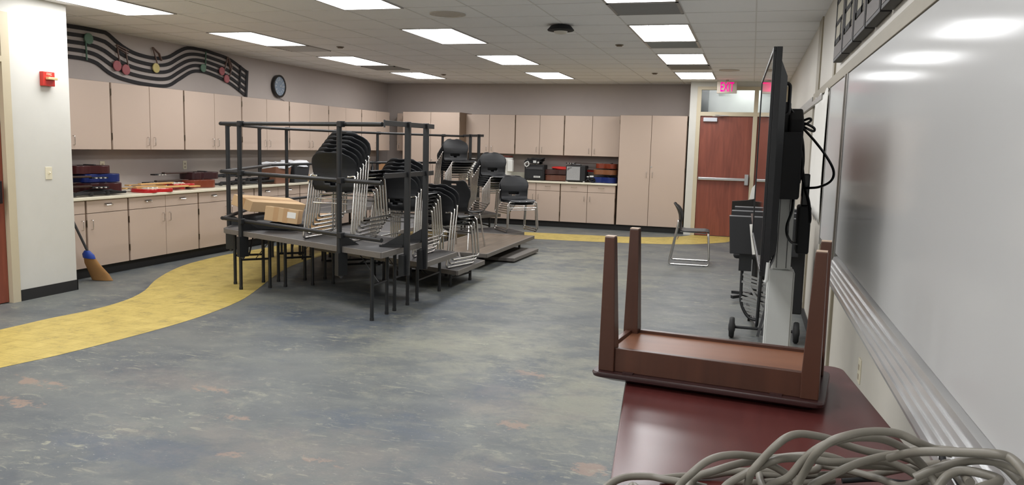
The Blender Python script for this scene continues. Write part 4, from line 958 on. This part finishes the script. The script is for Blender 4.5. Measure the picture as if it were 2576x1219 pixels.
# ------------------------------------------------------------------ television on its stand
TVB = mat('tv_black', (22, 23, 26), .4, var=.05); SCR = mat('tv_screen', (10, 10, 12), .04, var=0, spec=.8)
t = thing('television', 'large flat television on a wheeled stand, seen edge-on', 'television', (.16, 4.3, 1.0))
A = Vector((.060, 3.5)); B = Vector((.030, 5.18)); d2 = (B-A).normalized(); n2 = Vector((d2.y, -d2.x)); n2 = n2 if n2.x > 0 else -n2
def tvb(m, s0, s1, o0, o1, z0, z1):
    q = [A+d2*s0+n2*o0, A+d2*s1+n2*o0, A+d2*s1+n2*o1, A+d2*s0+n2*o1]; m.prism([(p.x, p.y) for p in q][::-1], z0, z1); return m
LT = (B-A).length
m = MB()   # bezel ring and back
tvb(m, 0, LT, .012, .036, 1.0, 1.953); tvb(m, 0, LT, 0, .012, 1.0, 1.022); tvb(m, 0, LT, 0, .012, 1.935, 1.953); tvb(m, 0, .014, 0, .012, 1.022, 1.935); tvb(m, LT-.014, LT, 0, .012, 1.022, 1.935)
m.build('bezel', TVB, t, bevel=.002)
tvb(MB(), .014, LT-.014, .004, .011, 1.022, 1.935).build('screen', SCR, t)
m = MB(); q = lambda s, o, z: (*(A+d2*s+n2*o), z)
vs = [q(.02, .036, 1.06), q(LT-.02, .036, 1.06), q(LT-.02, .036, 1.90), q(.02, .036, 1.90), q(.08, .066, 1.10), q(LT-.08, .066, 1.10), q(LT-.08, .066, 1.84), q(.08, .066, 1.84)]
m.add(vs, [(0, 1, 2, 3), (7, 6, 5, 4), (0, 4, 5, 1), (1, 5, 6, 2), (2, 6, 7, 3), (3, 7, 4, 0)]); m.build('back_cover', TVB, t)
m = MB(); p = lambda o, z: q(.45, o, z); m.tube(rounded([p(.06, 1.84), p(.10, 1.84), p(.10, 1.70), p(.06, 1.70)], .025, 4), .008, 8); m.build('carry_handle', BLK, t, smooth=True)
m = MB(); q2 = at('Y', 3.5, 1926, 686); m.tube([(.093, 3.5, 1.06), (.09, 3.5, .985), (.085, 3.5, .975)], .008, 8); m.build('plug', ALUW, t, smooth=True)
t = thing('television_stand', 'wheeled television stand with a pale aluminium lift column', 'stand', (.18, 4.2, 0))
# column
m = MB().box(.118, .232, 4.14, 4.30, .12, .94); m.box(.112, .118, 4.15, 4.29, .12, .93).box(.232, .24, 4.15, 4.29, .12, .93); m.build('outer_column', ALUW, t, bevel=.008)
MB().box(.128, .218, 4.16, 4.28, .94, 1.34).build('inner_column', ALUW, t, bevel=.005)
m = MB()
for x in (.150, .196): m.box(x-.0015, x+.0015, 4.1575, 4.160, .95, 1.32)
m.build('column_groove', DGREY, t)
MB().box(.116, .146, 4.13, 4.16, 1.19, 1.31).build('connector_plate', mat('pale_label_plate', (190, 200, 196), .5), t, bevel=.003)
m = MB()
for z in (1.215, 1.245, 1.28): m.box(.122, .131, 4.127, 4.131, z, z+.018)
m.build('port', BLKM, t)
MB().prism([(.10, 4.05), (.14, 4.02), (.225, 4.05), (.245, 4.40), (.10, 4.40)], 1.30, 1.62).build('mount_head', BLKM, t, bevel=.006)
m = MB().box(.094, .13, 3.95, 4.6, 1.18, 1.70); m.box(.135, .172, 4.18, 4.24, 1.30, 1.77); m.build('mount_plate', BLK, t, bevel=.01)
m = MB(); m.prismx([(4.1, 1.3), (4.38, 1.3), (4.38, 1.70), (4.25, 1.74), (4.1, 1.68)], .165, .232); m.build('mount_cover', BLKM, t, bevel=.01)
m = MB(); m.lathe([(.007, -.003), (.007, 0)], (.152, 4.178, 1.60), 12, 'Y'); m.build('screw', PAPER, t)
MB().box(.238, .30, 4.2, 4.36, 1.02, 1.26).build('cable_box', BLKM, t, bevel=.01)
MB().box(.250, .285, 4.22, 4.3, 1.26, 1.42).build('power_supply', BLKG, t, bevel=.006)
m = MB().box(.14, .21, 3.78, 4.75, .09, .13); m.box(-.22, .50, 3.80, 3.86, .07, .11); m.box(-.22, .50, 4.68, 4.74, .07, .11); m.build('base_frame', ALUW, t, bevel=.006)
for x in (-.19, .47):
    for y in (3.83, 4.71): MB().cyl((x-.014, y, .035), (x+.014, y, .035), .035, 18).build('caster', RUB, t, smooth=True)
# cables of the television
m = MB()
def cpath(pts, r=.006, n=6): m.tube(curve_pts([at('Y', y, u, v) for (u, v, y) in pts], n), r, 8)
cpath([(1985, 268, 4.2), (2000, 290, 4.2), (2012, 305, 4.18), (2035, 298, 4.15), (2040, 303, 4.15), (2022, 314, 4.15), (2008, 308, 4.17)], .006)
cpath([(2008, 306, 4.17), (2030, 312, 4.14), (2048, 322, 4.14), (2046, 330, 4.14), (2028, 322, 4.14), (2010, 312, 4.17)], .006)
cpath([(2008, 308, 4.2), (2020, 322, 4.12), (2050, 355, 4.08), (2080, 395, 4.06), (2097, 430, 4.06), (2090, 455, 4.08), (2060, 470, 4.12), (2025, 473, 4.18)], .006)
cpath([(2003, 306, 4.2), (2018, 350, 4.2), (2021, 400, 4.2), (2018, 440, 4.2), (2026, 475, 4.2), (2035, 510, 4.2), (2038, 550, 4.2), (2034, 565, 4.21)], .007)
cpath([(2005, 310, 4.2), (2010, 350, 4.18), (2017, 395, 4.18), (2016, 430, 4.18), (2010, 460, 4.2)], .007)
cpath([(2000, 300, 4.2), (2006, 340, 4.2), (2014, 380, 4.2), (2020, 430, 4.2), (2024, 470, 4.2)], .006)
t = thing('cable_bundle', 'loose black cables hanging in loops behind the television', 'cable', tuple(at('Y', 4.2, 2008, 308)))
me = MB(); me.v, me.f = m.v, m.f; me.build('black_cable', BLKG, t, smooth=True)
m = MB(); cpath([(1995, 495, 4.13), (1992, 530, 4.10), (1980, 565, 4.08), (1980, 590, 4.08), (1990, 608, 4.1), (2004, 613, 4.15)], .0065)
cpath([(1951, 545, 4.0), (1953, 580, 3.95), (1950, 620, 3.8), (1945, 650, 3.7), (1932, 676, 3.52)], .006); m.build('drooping_cable', BLKG, t, smooth=True)

# ------------------------------------------------------------------ music stand cart behind the television
t = thing('music_stand_cart', 'black wheeled cart loaded with grey stand shafts behind the television', 'cart', (.17, 6.75, 0))
MB().cyl((-.05, 6.68, .09), (.42, 6.68, .09), .012, 10).build('axle', BLK, t, smooth=True)
for x in (-.075, .425):
    w_ = MB().lathe([(.05, -.022), (.078, -.02), (.085, -.01), (.085, .01), (.078, .02), (.05, .022)], (x, 6.68, .086), 26, 'X').build('wheel', RUB, t, smooth=True)
    MB().lathe([(.02, -.028), (.035, -.024), (.035, .024), (.02, .028)], (x, 6.68, .086), 16, 'X').build('hub', DGREY, w_, smooth=True)
m = MB(); m.tube(rounded([(.13, 6.70, .62), (.12, 6.70, .10), (.05, 7.55, .11)], .05, 4), .013, 8); m.tube(rounded([(.26, 6.70, .62), (.26, 6.70, .10), (.22, 7.55, .11)], .05, 4), .013, 8)
m.tube(curve_pts([(.13, 6.72, .15), (.05, 6.74, .17), (-.01, 6.76, .27), (-.02, 6.78, .40), (-.02, 6.8, .60)], 5), .013, 8); m.bar((.04, 7.0, .15), (.04, 7.5, .15), .02, .03)
m.build('frame', BLK, t, smooth=True)
MB().cyl((.05, 7.42, .045), (.072, 7.42, .045), .045, 18).build('caster', RUB, t, smooth=True)
MB().bar((.0, 6.78, .55), (.0, 6.78, .76), .10, .09, up=(0, 1, 0)).build('upright', BLK, t)
m = MB(); rnd = random.Random(4)
for i, z in enumerate((.52, .49, .46, .43, .40, .36, .33, .30, .255, .235, .21)):
    m.bar((-.01+rnd.uniform(-.01, .02), 6.76, z), (.34, 6.74, z-.08+rnd.uniform(-.02, .02)), .02, .016)
m.bar((.05, 6.72, .42), (.18, 6.71, .22), .02, .016)
m.build('stand_shafts', STEEL, t)
m = MB(); m.bar((.13, 6.62, .04), (.20, 6.66, .36), .022, .022); m.bar((.16, 6.62, .05), (.22, 6.66, .30), .022, .022); m.build('loose_shafts', DGREY, t)
MB().box(.32, .46, 6.75, 7.1, .22, .78).build('side_rack', BLKM, t, bevel=.01)
def desk(label, x0, x1, y, z0, z1, m_=BLKM, lean=.05):
    t = thing('music_stand', label, 'music stand', ((x0+x1)/2, y, z0), 'black music stands on the cart')
    vs = [(x0+.02, y, z0), (x1, y, z0), (x1, y+lean, z1), (x0, y+lean, z1), (x0+.02, y+.008, z0), (x1, y+.008, z0), (x1, y+lean+.008, z1), (x0, y+lean+.008, z1)]
    MB().add(vs, [(0, 1, 2, 3), (7, 6, 5, 4), (0, 4, 5, 1), (1, 5, 6, 2), (2, 6, 7, 3), (3, 7, 4, 0)]).build('desk', m_, t, bevel=.004)
    MB().box(x0, x1, y+lean, y+lean+.07, z1-.004, z1+.002).build('lip', GREYP, t)
    m = MB(); m.cyl(((x0+x1)/2, y+.03, z0-.3), ((x0+x1)/2, y+.03, z0+.15), .012, 8); m.build('shaft', BLK, t, smooth=True)
desk('front black music stand desk hanging on the cart', -.145, .40, 6.64, .70, 1.00)
desk('second black music stand desk behind the front one', -.13, .41, 6.76, .72, 1.035)
desk('third black music stand desk with a rounded top', -.11, .42, 6.88, .75, 1.06)
t = thing('book', 'pale booklet tucked beside the front music stand desk', 'book', (.06, 6.6, .70))
MB().bar((.075, 6.60, .71), (.04, 6.60, .95), .05, .012, up=(0, 1, 0)).build('cover', PAPER, t)
o = MB().tube([(.03, 6.66, 1.03), (.07, 6.62, .80), (.085, 6.625, .72)], .01, 8).build('stick', mat('grey_brown_stick', (110, 96, 92), .5), smooth=True, base=(.06, 6.52, .7)); tag(o, 'grey-brown stick hooked over the front music stand', 'stick')
# things beyond the cart
t = thing('office_chair', 'black curved chair back with white paper beyond the music stands', 'chair', (.05, 8.2, 0))
m = MB(); vs = []; nn = 14
for i in range(nn+1):
    x = -.16+.5*i/nn; h = 1.03+.03*i/nn+.22*(max(0, (i/nn-.25))**1.6)
    vs += [(x, 8.2+.1*math.sin(i/nn*3), .82), (x, 8.2+.1*math.sin(i/nn*3), min(1.3, h)), (x, 8.26+.1*math.sin(i/nn*3), .82), (x, 8.26+.1*math.sin(i/nn*3), min(1.3, h))]
fs = []
for i in range(nn): a = 4*i; b = a+4; fs += [(a, b, b+1, a+1), (a+2, a+3, b+3, b+2), (a+1, b+1, b+3, a+3), (a, a+2, b+2, b)]
fs += [(0, 1, 3, 2), (4*nn, 4*nn+2, 4*nn+3, 4*nn+1)]
m.add(vs, fs).build('backrest', BLKG, t, smooth=True)
MB().box(-.12, .32, 8.25, 8.65, .45, .52).build('seat', BLKM, t, bevel=.03)
MB().cyl((.1, 8.45, .06), (.1, 8.45, .45), .03, 12).build('pedestal', BLK, t)
m = MB()
for k in range(5): a = k*1.2566; m.bar((.1, 8.45, .07), (.1+.26*math.cos(a), 8.45+.26*math.sin(a), .05), .04, .03)
m.build('star_base', BLK, t)
m = MB(); vs = [(.0, 8.33, 1.05), (.30, 8.33, 1.05), (.30, 8.33, 1.30), (.10, 8.33, 1.26), (.02, 8.33, 1.16)]; m.add([(x, y, z) for x, y, z in vs]+[(x, y+.02, z) for x, y, z in vs], [(0, 1, 2, 3, 4), (9, 8, 7, 6, 5)]+[(i, (i+1) % 5, 5+(i+1) % 5, 5+i) for i in range(5)])
o = m.build('paper_stack', PAPER, base=(.15, 8.34, 1.05)); tag(o, 'white papers standing behind the black chair back', 'paper')
t = thing('water_dispenser', 'grey cylindrical water dispenser beside the exit door frame', 'water dispenser', (.26, 13.6, 0))
MB().lathe([(.14, 0), (.14, .95), (.15, .96), (.15, 1.0), (.12, 1.02)], (.24, 13.6, 0), 24).build('base_unit', mat('blue_white', (150, 190, 214), .3), t, smooth=True)
MB().lathe([(.11, 1.02), (.125, 1.08), (.125, 1.44), (.09, 1.50), (.05, 1.51)], (.24, 13.6, 0), 24).build('canister', mat('grey_cylinder', (168, 170, 172), .35, .3), t, smooth=True)

# ------------------------------------------------------------------ table, upturned small table, cables
TR = R_(6.1)
def rpoly(cx, cy, sx, sy, rz, r, n=6):
    P = []
    for (a, b, s) in ((1, 1, 0), (-1, 1, 90), (-1, -1, 180), (1, -1, 270)):
        for k in range(n+1):
            an = R_(s+90*k/n); x = a*(sx/2-r)+r*math.cos(an); y = b*(sy/2-r)+r*math.sin(an)
            P.append((cx+x*math.cos(rz)-y*math.sin(rz), cy+x*math.sin(rz)+y*math.cos(rz)))
    return P
tcx, tcy = .045, 2.375
t = thing('table', 'dark cherry laminate table against the right wall', 'table', (tcx, tcy, 0))
MB().prism(rpoly(tcx, tcy, .755, 1.24, TR, .05), .732, .76).build('tabletop', TABLEW, t, bevel=.004)
MB().prism(rpoly(tcx, tcy, .759, 1.244, TR, .052), .735, .756).build('edge_band', BLKG, t, bevel=.003)
for a in (-1, 1):
    for b in (-1, 1):
        x, y = a*.31, b*.54; MB().cyl((tcx+x*math.cos(TR)-y*math.sin(TR), tcy+x*math.sin(TR)+y*math.cos(TR), 0), (tcx+x*math.cos(TR)-y*math.sin(TR), tcy+x*math.sin(TR)+y*math.cos(TR), .735), .022, 14).build('leg', BLK, t, smooth=True)
bcx, bcy, BRZ = -.085, 2.66, R_(-7.2)
t = thing('side_table', 'small brown wooden table standing upside down on the cherry table', 'table', (bcx, bcy, .761))
def lp(x, y): return (bcx+x*math.cos(BRZ)-y*math.sin(BRZ), bcy+x*math.sin(BRZ)+y*math.cos(BRZ))
m = MB(); P0 = rpoly(bcx, bcy, .64, .30, BRZ, .03); P1 = rpoly(bcx, bcy, .715, .385, BRZ, .03); P2 = rpoly(bcx, bcy, .72, .39, BRZ, .03)
n = len(P0); vs = [(x, y, .762) for x, y in P0]+[(x, y, .780) for x, y in P1]+[(x, y, .790) for x, y in P2]+[(x, y, .796) for x, y in P1]
m.add(vs, [tuple(range(n-1, -1, -1)), tuple(range(3*n, 4*n))]+[(k*n+i, k*n+(i+1) % n, (k+1)*n+(i+1) % n, (k+1)*n+i) for k in range(3) for i in range(n)]); m.build('tabletop', BENCHT, t, smooth=True)
lx, ly = .318, .148
for (x0, x1, y0, y1) in ((-lx, lx, -ly-.012, -ly+.008), (-lx, lx, ly-.008, ly+.012), (-lx-.012, -lx+.008, -ly, ly), (lx-.008, lx+.012, -ly, ly)):
    MB().prism([lp(x0, y0), lp(x1, y0), lp(x1, y1), lp(x0, y1)], .796, .874).build('apron', BENCHW, t, bevel=.002)
MB().prism([lp(-lx+.005, -ly+.005), lp(lx-.005, -ly+.005), lp(lx-.005, ly-.005), lp(-lx+.005, ly-.005)], .855, .863).build('bottom_panel', BENCHP, t)
for a in (-1, 1):
    for b in (-1, 1):
        m = MB(); vs = []
        for (z, h, sh) in ((.796, .026, 0), (.88, .026, 0), (1.238, .0165, .0)):
            cx_, cy_ = a*(lx-.004+sh), b*(ly-.004+sh)
            if z > 1: cx_ += a*.006; cy_ += b*.006
            for (i, j) in ((-1, -1), (1, -1), (1, 1), (-1, 1)): vs.append((*lp(cx_+i*h, cy_+j*h), z))
        m.add(vs, [(3, 2, 1, 0), (8, 9, 10, 11)]+[(k*4+i, k*4+(i+1) % 4, (k+1)*4+(i+1) % 4, (k+1)*4+i) for k in range(2) for i in range(4)]); L_ = m.build('leg', BENCHW, t, bevel=.003)
        MB().prism([lp(a*(lx+.002)+i*.0155, b*(ly+.002)+j*.0155) for i, j in ((-1, -1), (1, -1), (1, 1), (-1, 1))], 1.238, 1.241).build('foot_pad', mat('worn_foot', (196, 172, 152), .6), L_)
m = MB()
for x in (-.24, .22): m.prism([lp(x-.018, -ly-.03), lp(x+.018, -ly-.03), lp(x+.018, -ly-.012), lp(x-.018, -ly-.012)], .796, .800)
m.build('bracket', BENCHT, t)

def zc(x, y): return at('Z', 0, x, y)
def px(X, Y): return (1480+.4255*X, 1060+.4255*Y)
def cab(name_label, strands, r=.0085):
    first = None; m = MB()
    for S_ in strands:
        pts = []
        for (X, Y, z) in S_:
            u, v = px(X, Y); p = at('Z', z, u, v)
            if p.x > XW-.125 and z < .95: p.x = XW-.125
            pts.append(p)
        first = first or pts[0]; m.tube(curve_pts(pts, 7), r, 10)
    o = m.build('cable', CABLE, smooth=True, base=(first.x, first.y, .76)); tag(o, name_label, 'cable', 'heap of grey cables on the cherry table'); return o
cab('grey cable strand lying lowest at the left end of the cable heap', [[(60, 430, .775), (120, 372, .775), (180, 340, .775), (250, 324, .775), (370, 324, .775), (450, 340, .775), (560, 358, .775), (700, 390, .775)],
     [(240, 430, .772), (262, 378, .772), (310, 420, .772)], [(430, 336, .77), (560, 322, .77), (700, 318, .77), (820, 300, .775), (940, 292, .78), (1100, 300, .78), (1250, 330, .78)]])
cab('grey cable strand arching over the left half of the heap', [[(500, 450, .775), (540, 374, .80), (610, 305, .83), (690, 240, .85), (770, 207, .86), (870, 195, .86), (970, 203, .85), (1080, 216, .84), (1200, 205, .85), (1300, 200, .86), (1420, 205, .86), (1560, 250, .85), (1700, 262, .84), (1850, 270, .84), (1960, 300, .83), (2060, 390, .81), (2090, 470, .79)],
     [(560, 450, .775), (600, 372, .78), (650, 322, .80), (760, 285, .82), (880, 250, .83), (980, 236, .83), (1090, 262, .82), (1200, 330, .80), (1260, 400, .785), (1280, 470, .78)]])
cab('grey cable strand forming the tall hump left of the middle', [[(900, 460, .78), (935, 385, .80), (965, 300, .84), (1030, 222, .87), (1100, 150, .90), (1170, 95, .92), (1245, 72, .925), (1330, 80, .92), (1430, 103, .91), (1560, 150, .89), (1700, 185, .88), (1830, 200, .87), (1960, 250, .86), (2070, 330, .85), (2120, 430, .84)]])
cab('grey cable strand crossing over the middle of the heap', [[(760, 450, .79), (820, 372, .81), (920, 312, .83), (1020, 262, .85), (1110, 226, .87), (1200, 215, .87), (1320, 222, .87), (1450, 240, .87), (1600, 235, .87), (1750, 235, .86), (1880, 280, .85), (1980, 360, .83), (2020, 460, .81)],
     [(1290, 460, .80), (1320, 380, .83), (1420, 325, .85), (1560, 258, .875), (1700, 215, .89), (1830, 190, .90), (1960, 160, .92), (2120, 168, .94), (2300, 200, .96), (2450, 260, .96), (2560, 360, .95)]])
cab('grey cable strand looping highest at the right of the heap', [[(1190, 470, .79), (1232, 376, .83), (1285, 285, .87), (1345, 190, .92), (1430, 118, .95), (1530, 82, .965), (1640, 60, .97), (1750, 58, .97), (1850, 76, .965), (1940, 118, .955), (2040, 160, .94), (2150, 188, .94)]])
cab('grey cable strand bending down at the right of the heap', [[(1020, 450, .78), (1080, 372, .81), (1180, 330, .84), (1262, 238, .88), (1335, 172, .91), (1430, 122, .93), (1530, 98, .94), (1640, 92, .945), (1750, 106, .94), (1870, 160, .92), (1960, 240, .89), (2035, 330, .86), (2080, 420, .84)]])
cab('grey cable strand running to the wall along the tray', [[(1780, 215, .90), (1880, 188, .93), (2000, 176, .96), (2200, 180, .98), (2400, 190, 1.0), (2490, 212, 1.0), (2550, 262, 1.0), (2610, 340, .99)],
     [(1930, 330, .90), (2030, 285, .92), (2150, 250, .94), (2300, 225, .97), (2450, 245, .98), (2550, 290, .98), (2640, 330, .98)], [(2060, 400, .90), (2110, 330, .92), (2190, 290, .94), (2300, 300, .95), (2430, 345, .95), (2500, 420, .94)]])
cab('grey cable strand lying flat under the middle loops', [[(980, 300, .775), (1010, 310, .775), (1150, 320, .775), (1300, 318, .775), (1450, 312, .78), (1650, 316, .79), (1800, 290, .80), (1950, 262, .84), (2100, 250, .88), (2250, 262, .92), (2400, 300, .93), (2500, 390, .93)], [(850, 350, .77), (1000, 362, .77), (1100, 355, .77), (1250, 365, .77), (1450, 345, .77)],
     [(1010, 310, .78), (1020, 360, .785), (1060, 430, .78)], [(1230, 300, .79), (1340, 285, .80), (1400, 260, .80), (1700, 330, .81), (1850, 380, .82), (2010, 330, .85), (2150, 300, .89), (2280, 340, .91), (2360, 430, .91)]])
cab('thin black cable strand winding through the right of the heap', [[(1500, 350, .79), (1700, 340, .80), (1900, 360, .82), (2080, 290, .86), (2140, 205, .90), (2110, 260, .89), (2200, 330, .90), (2350, 400, .90)]], .006)
bpy.data.objects['cable.008'].data.materials[0] = BLKM
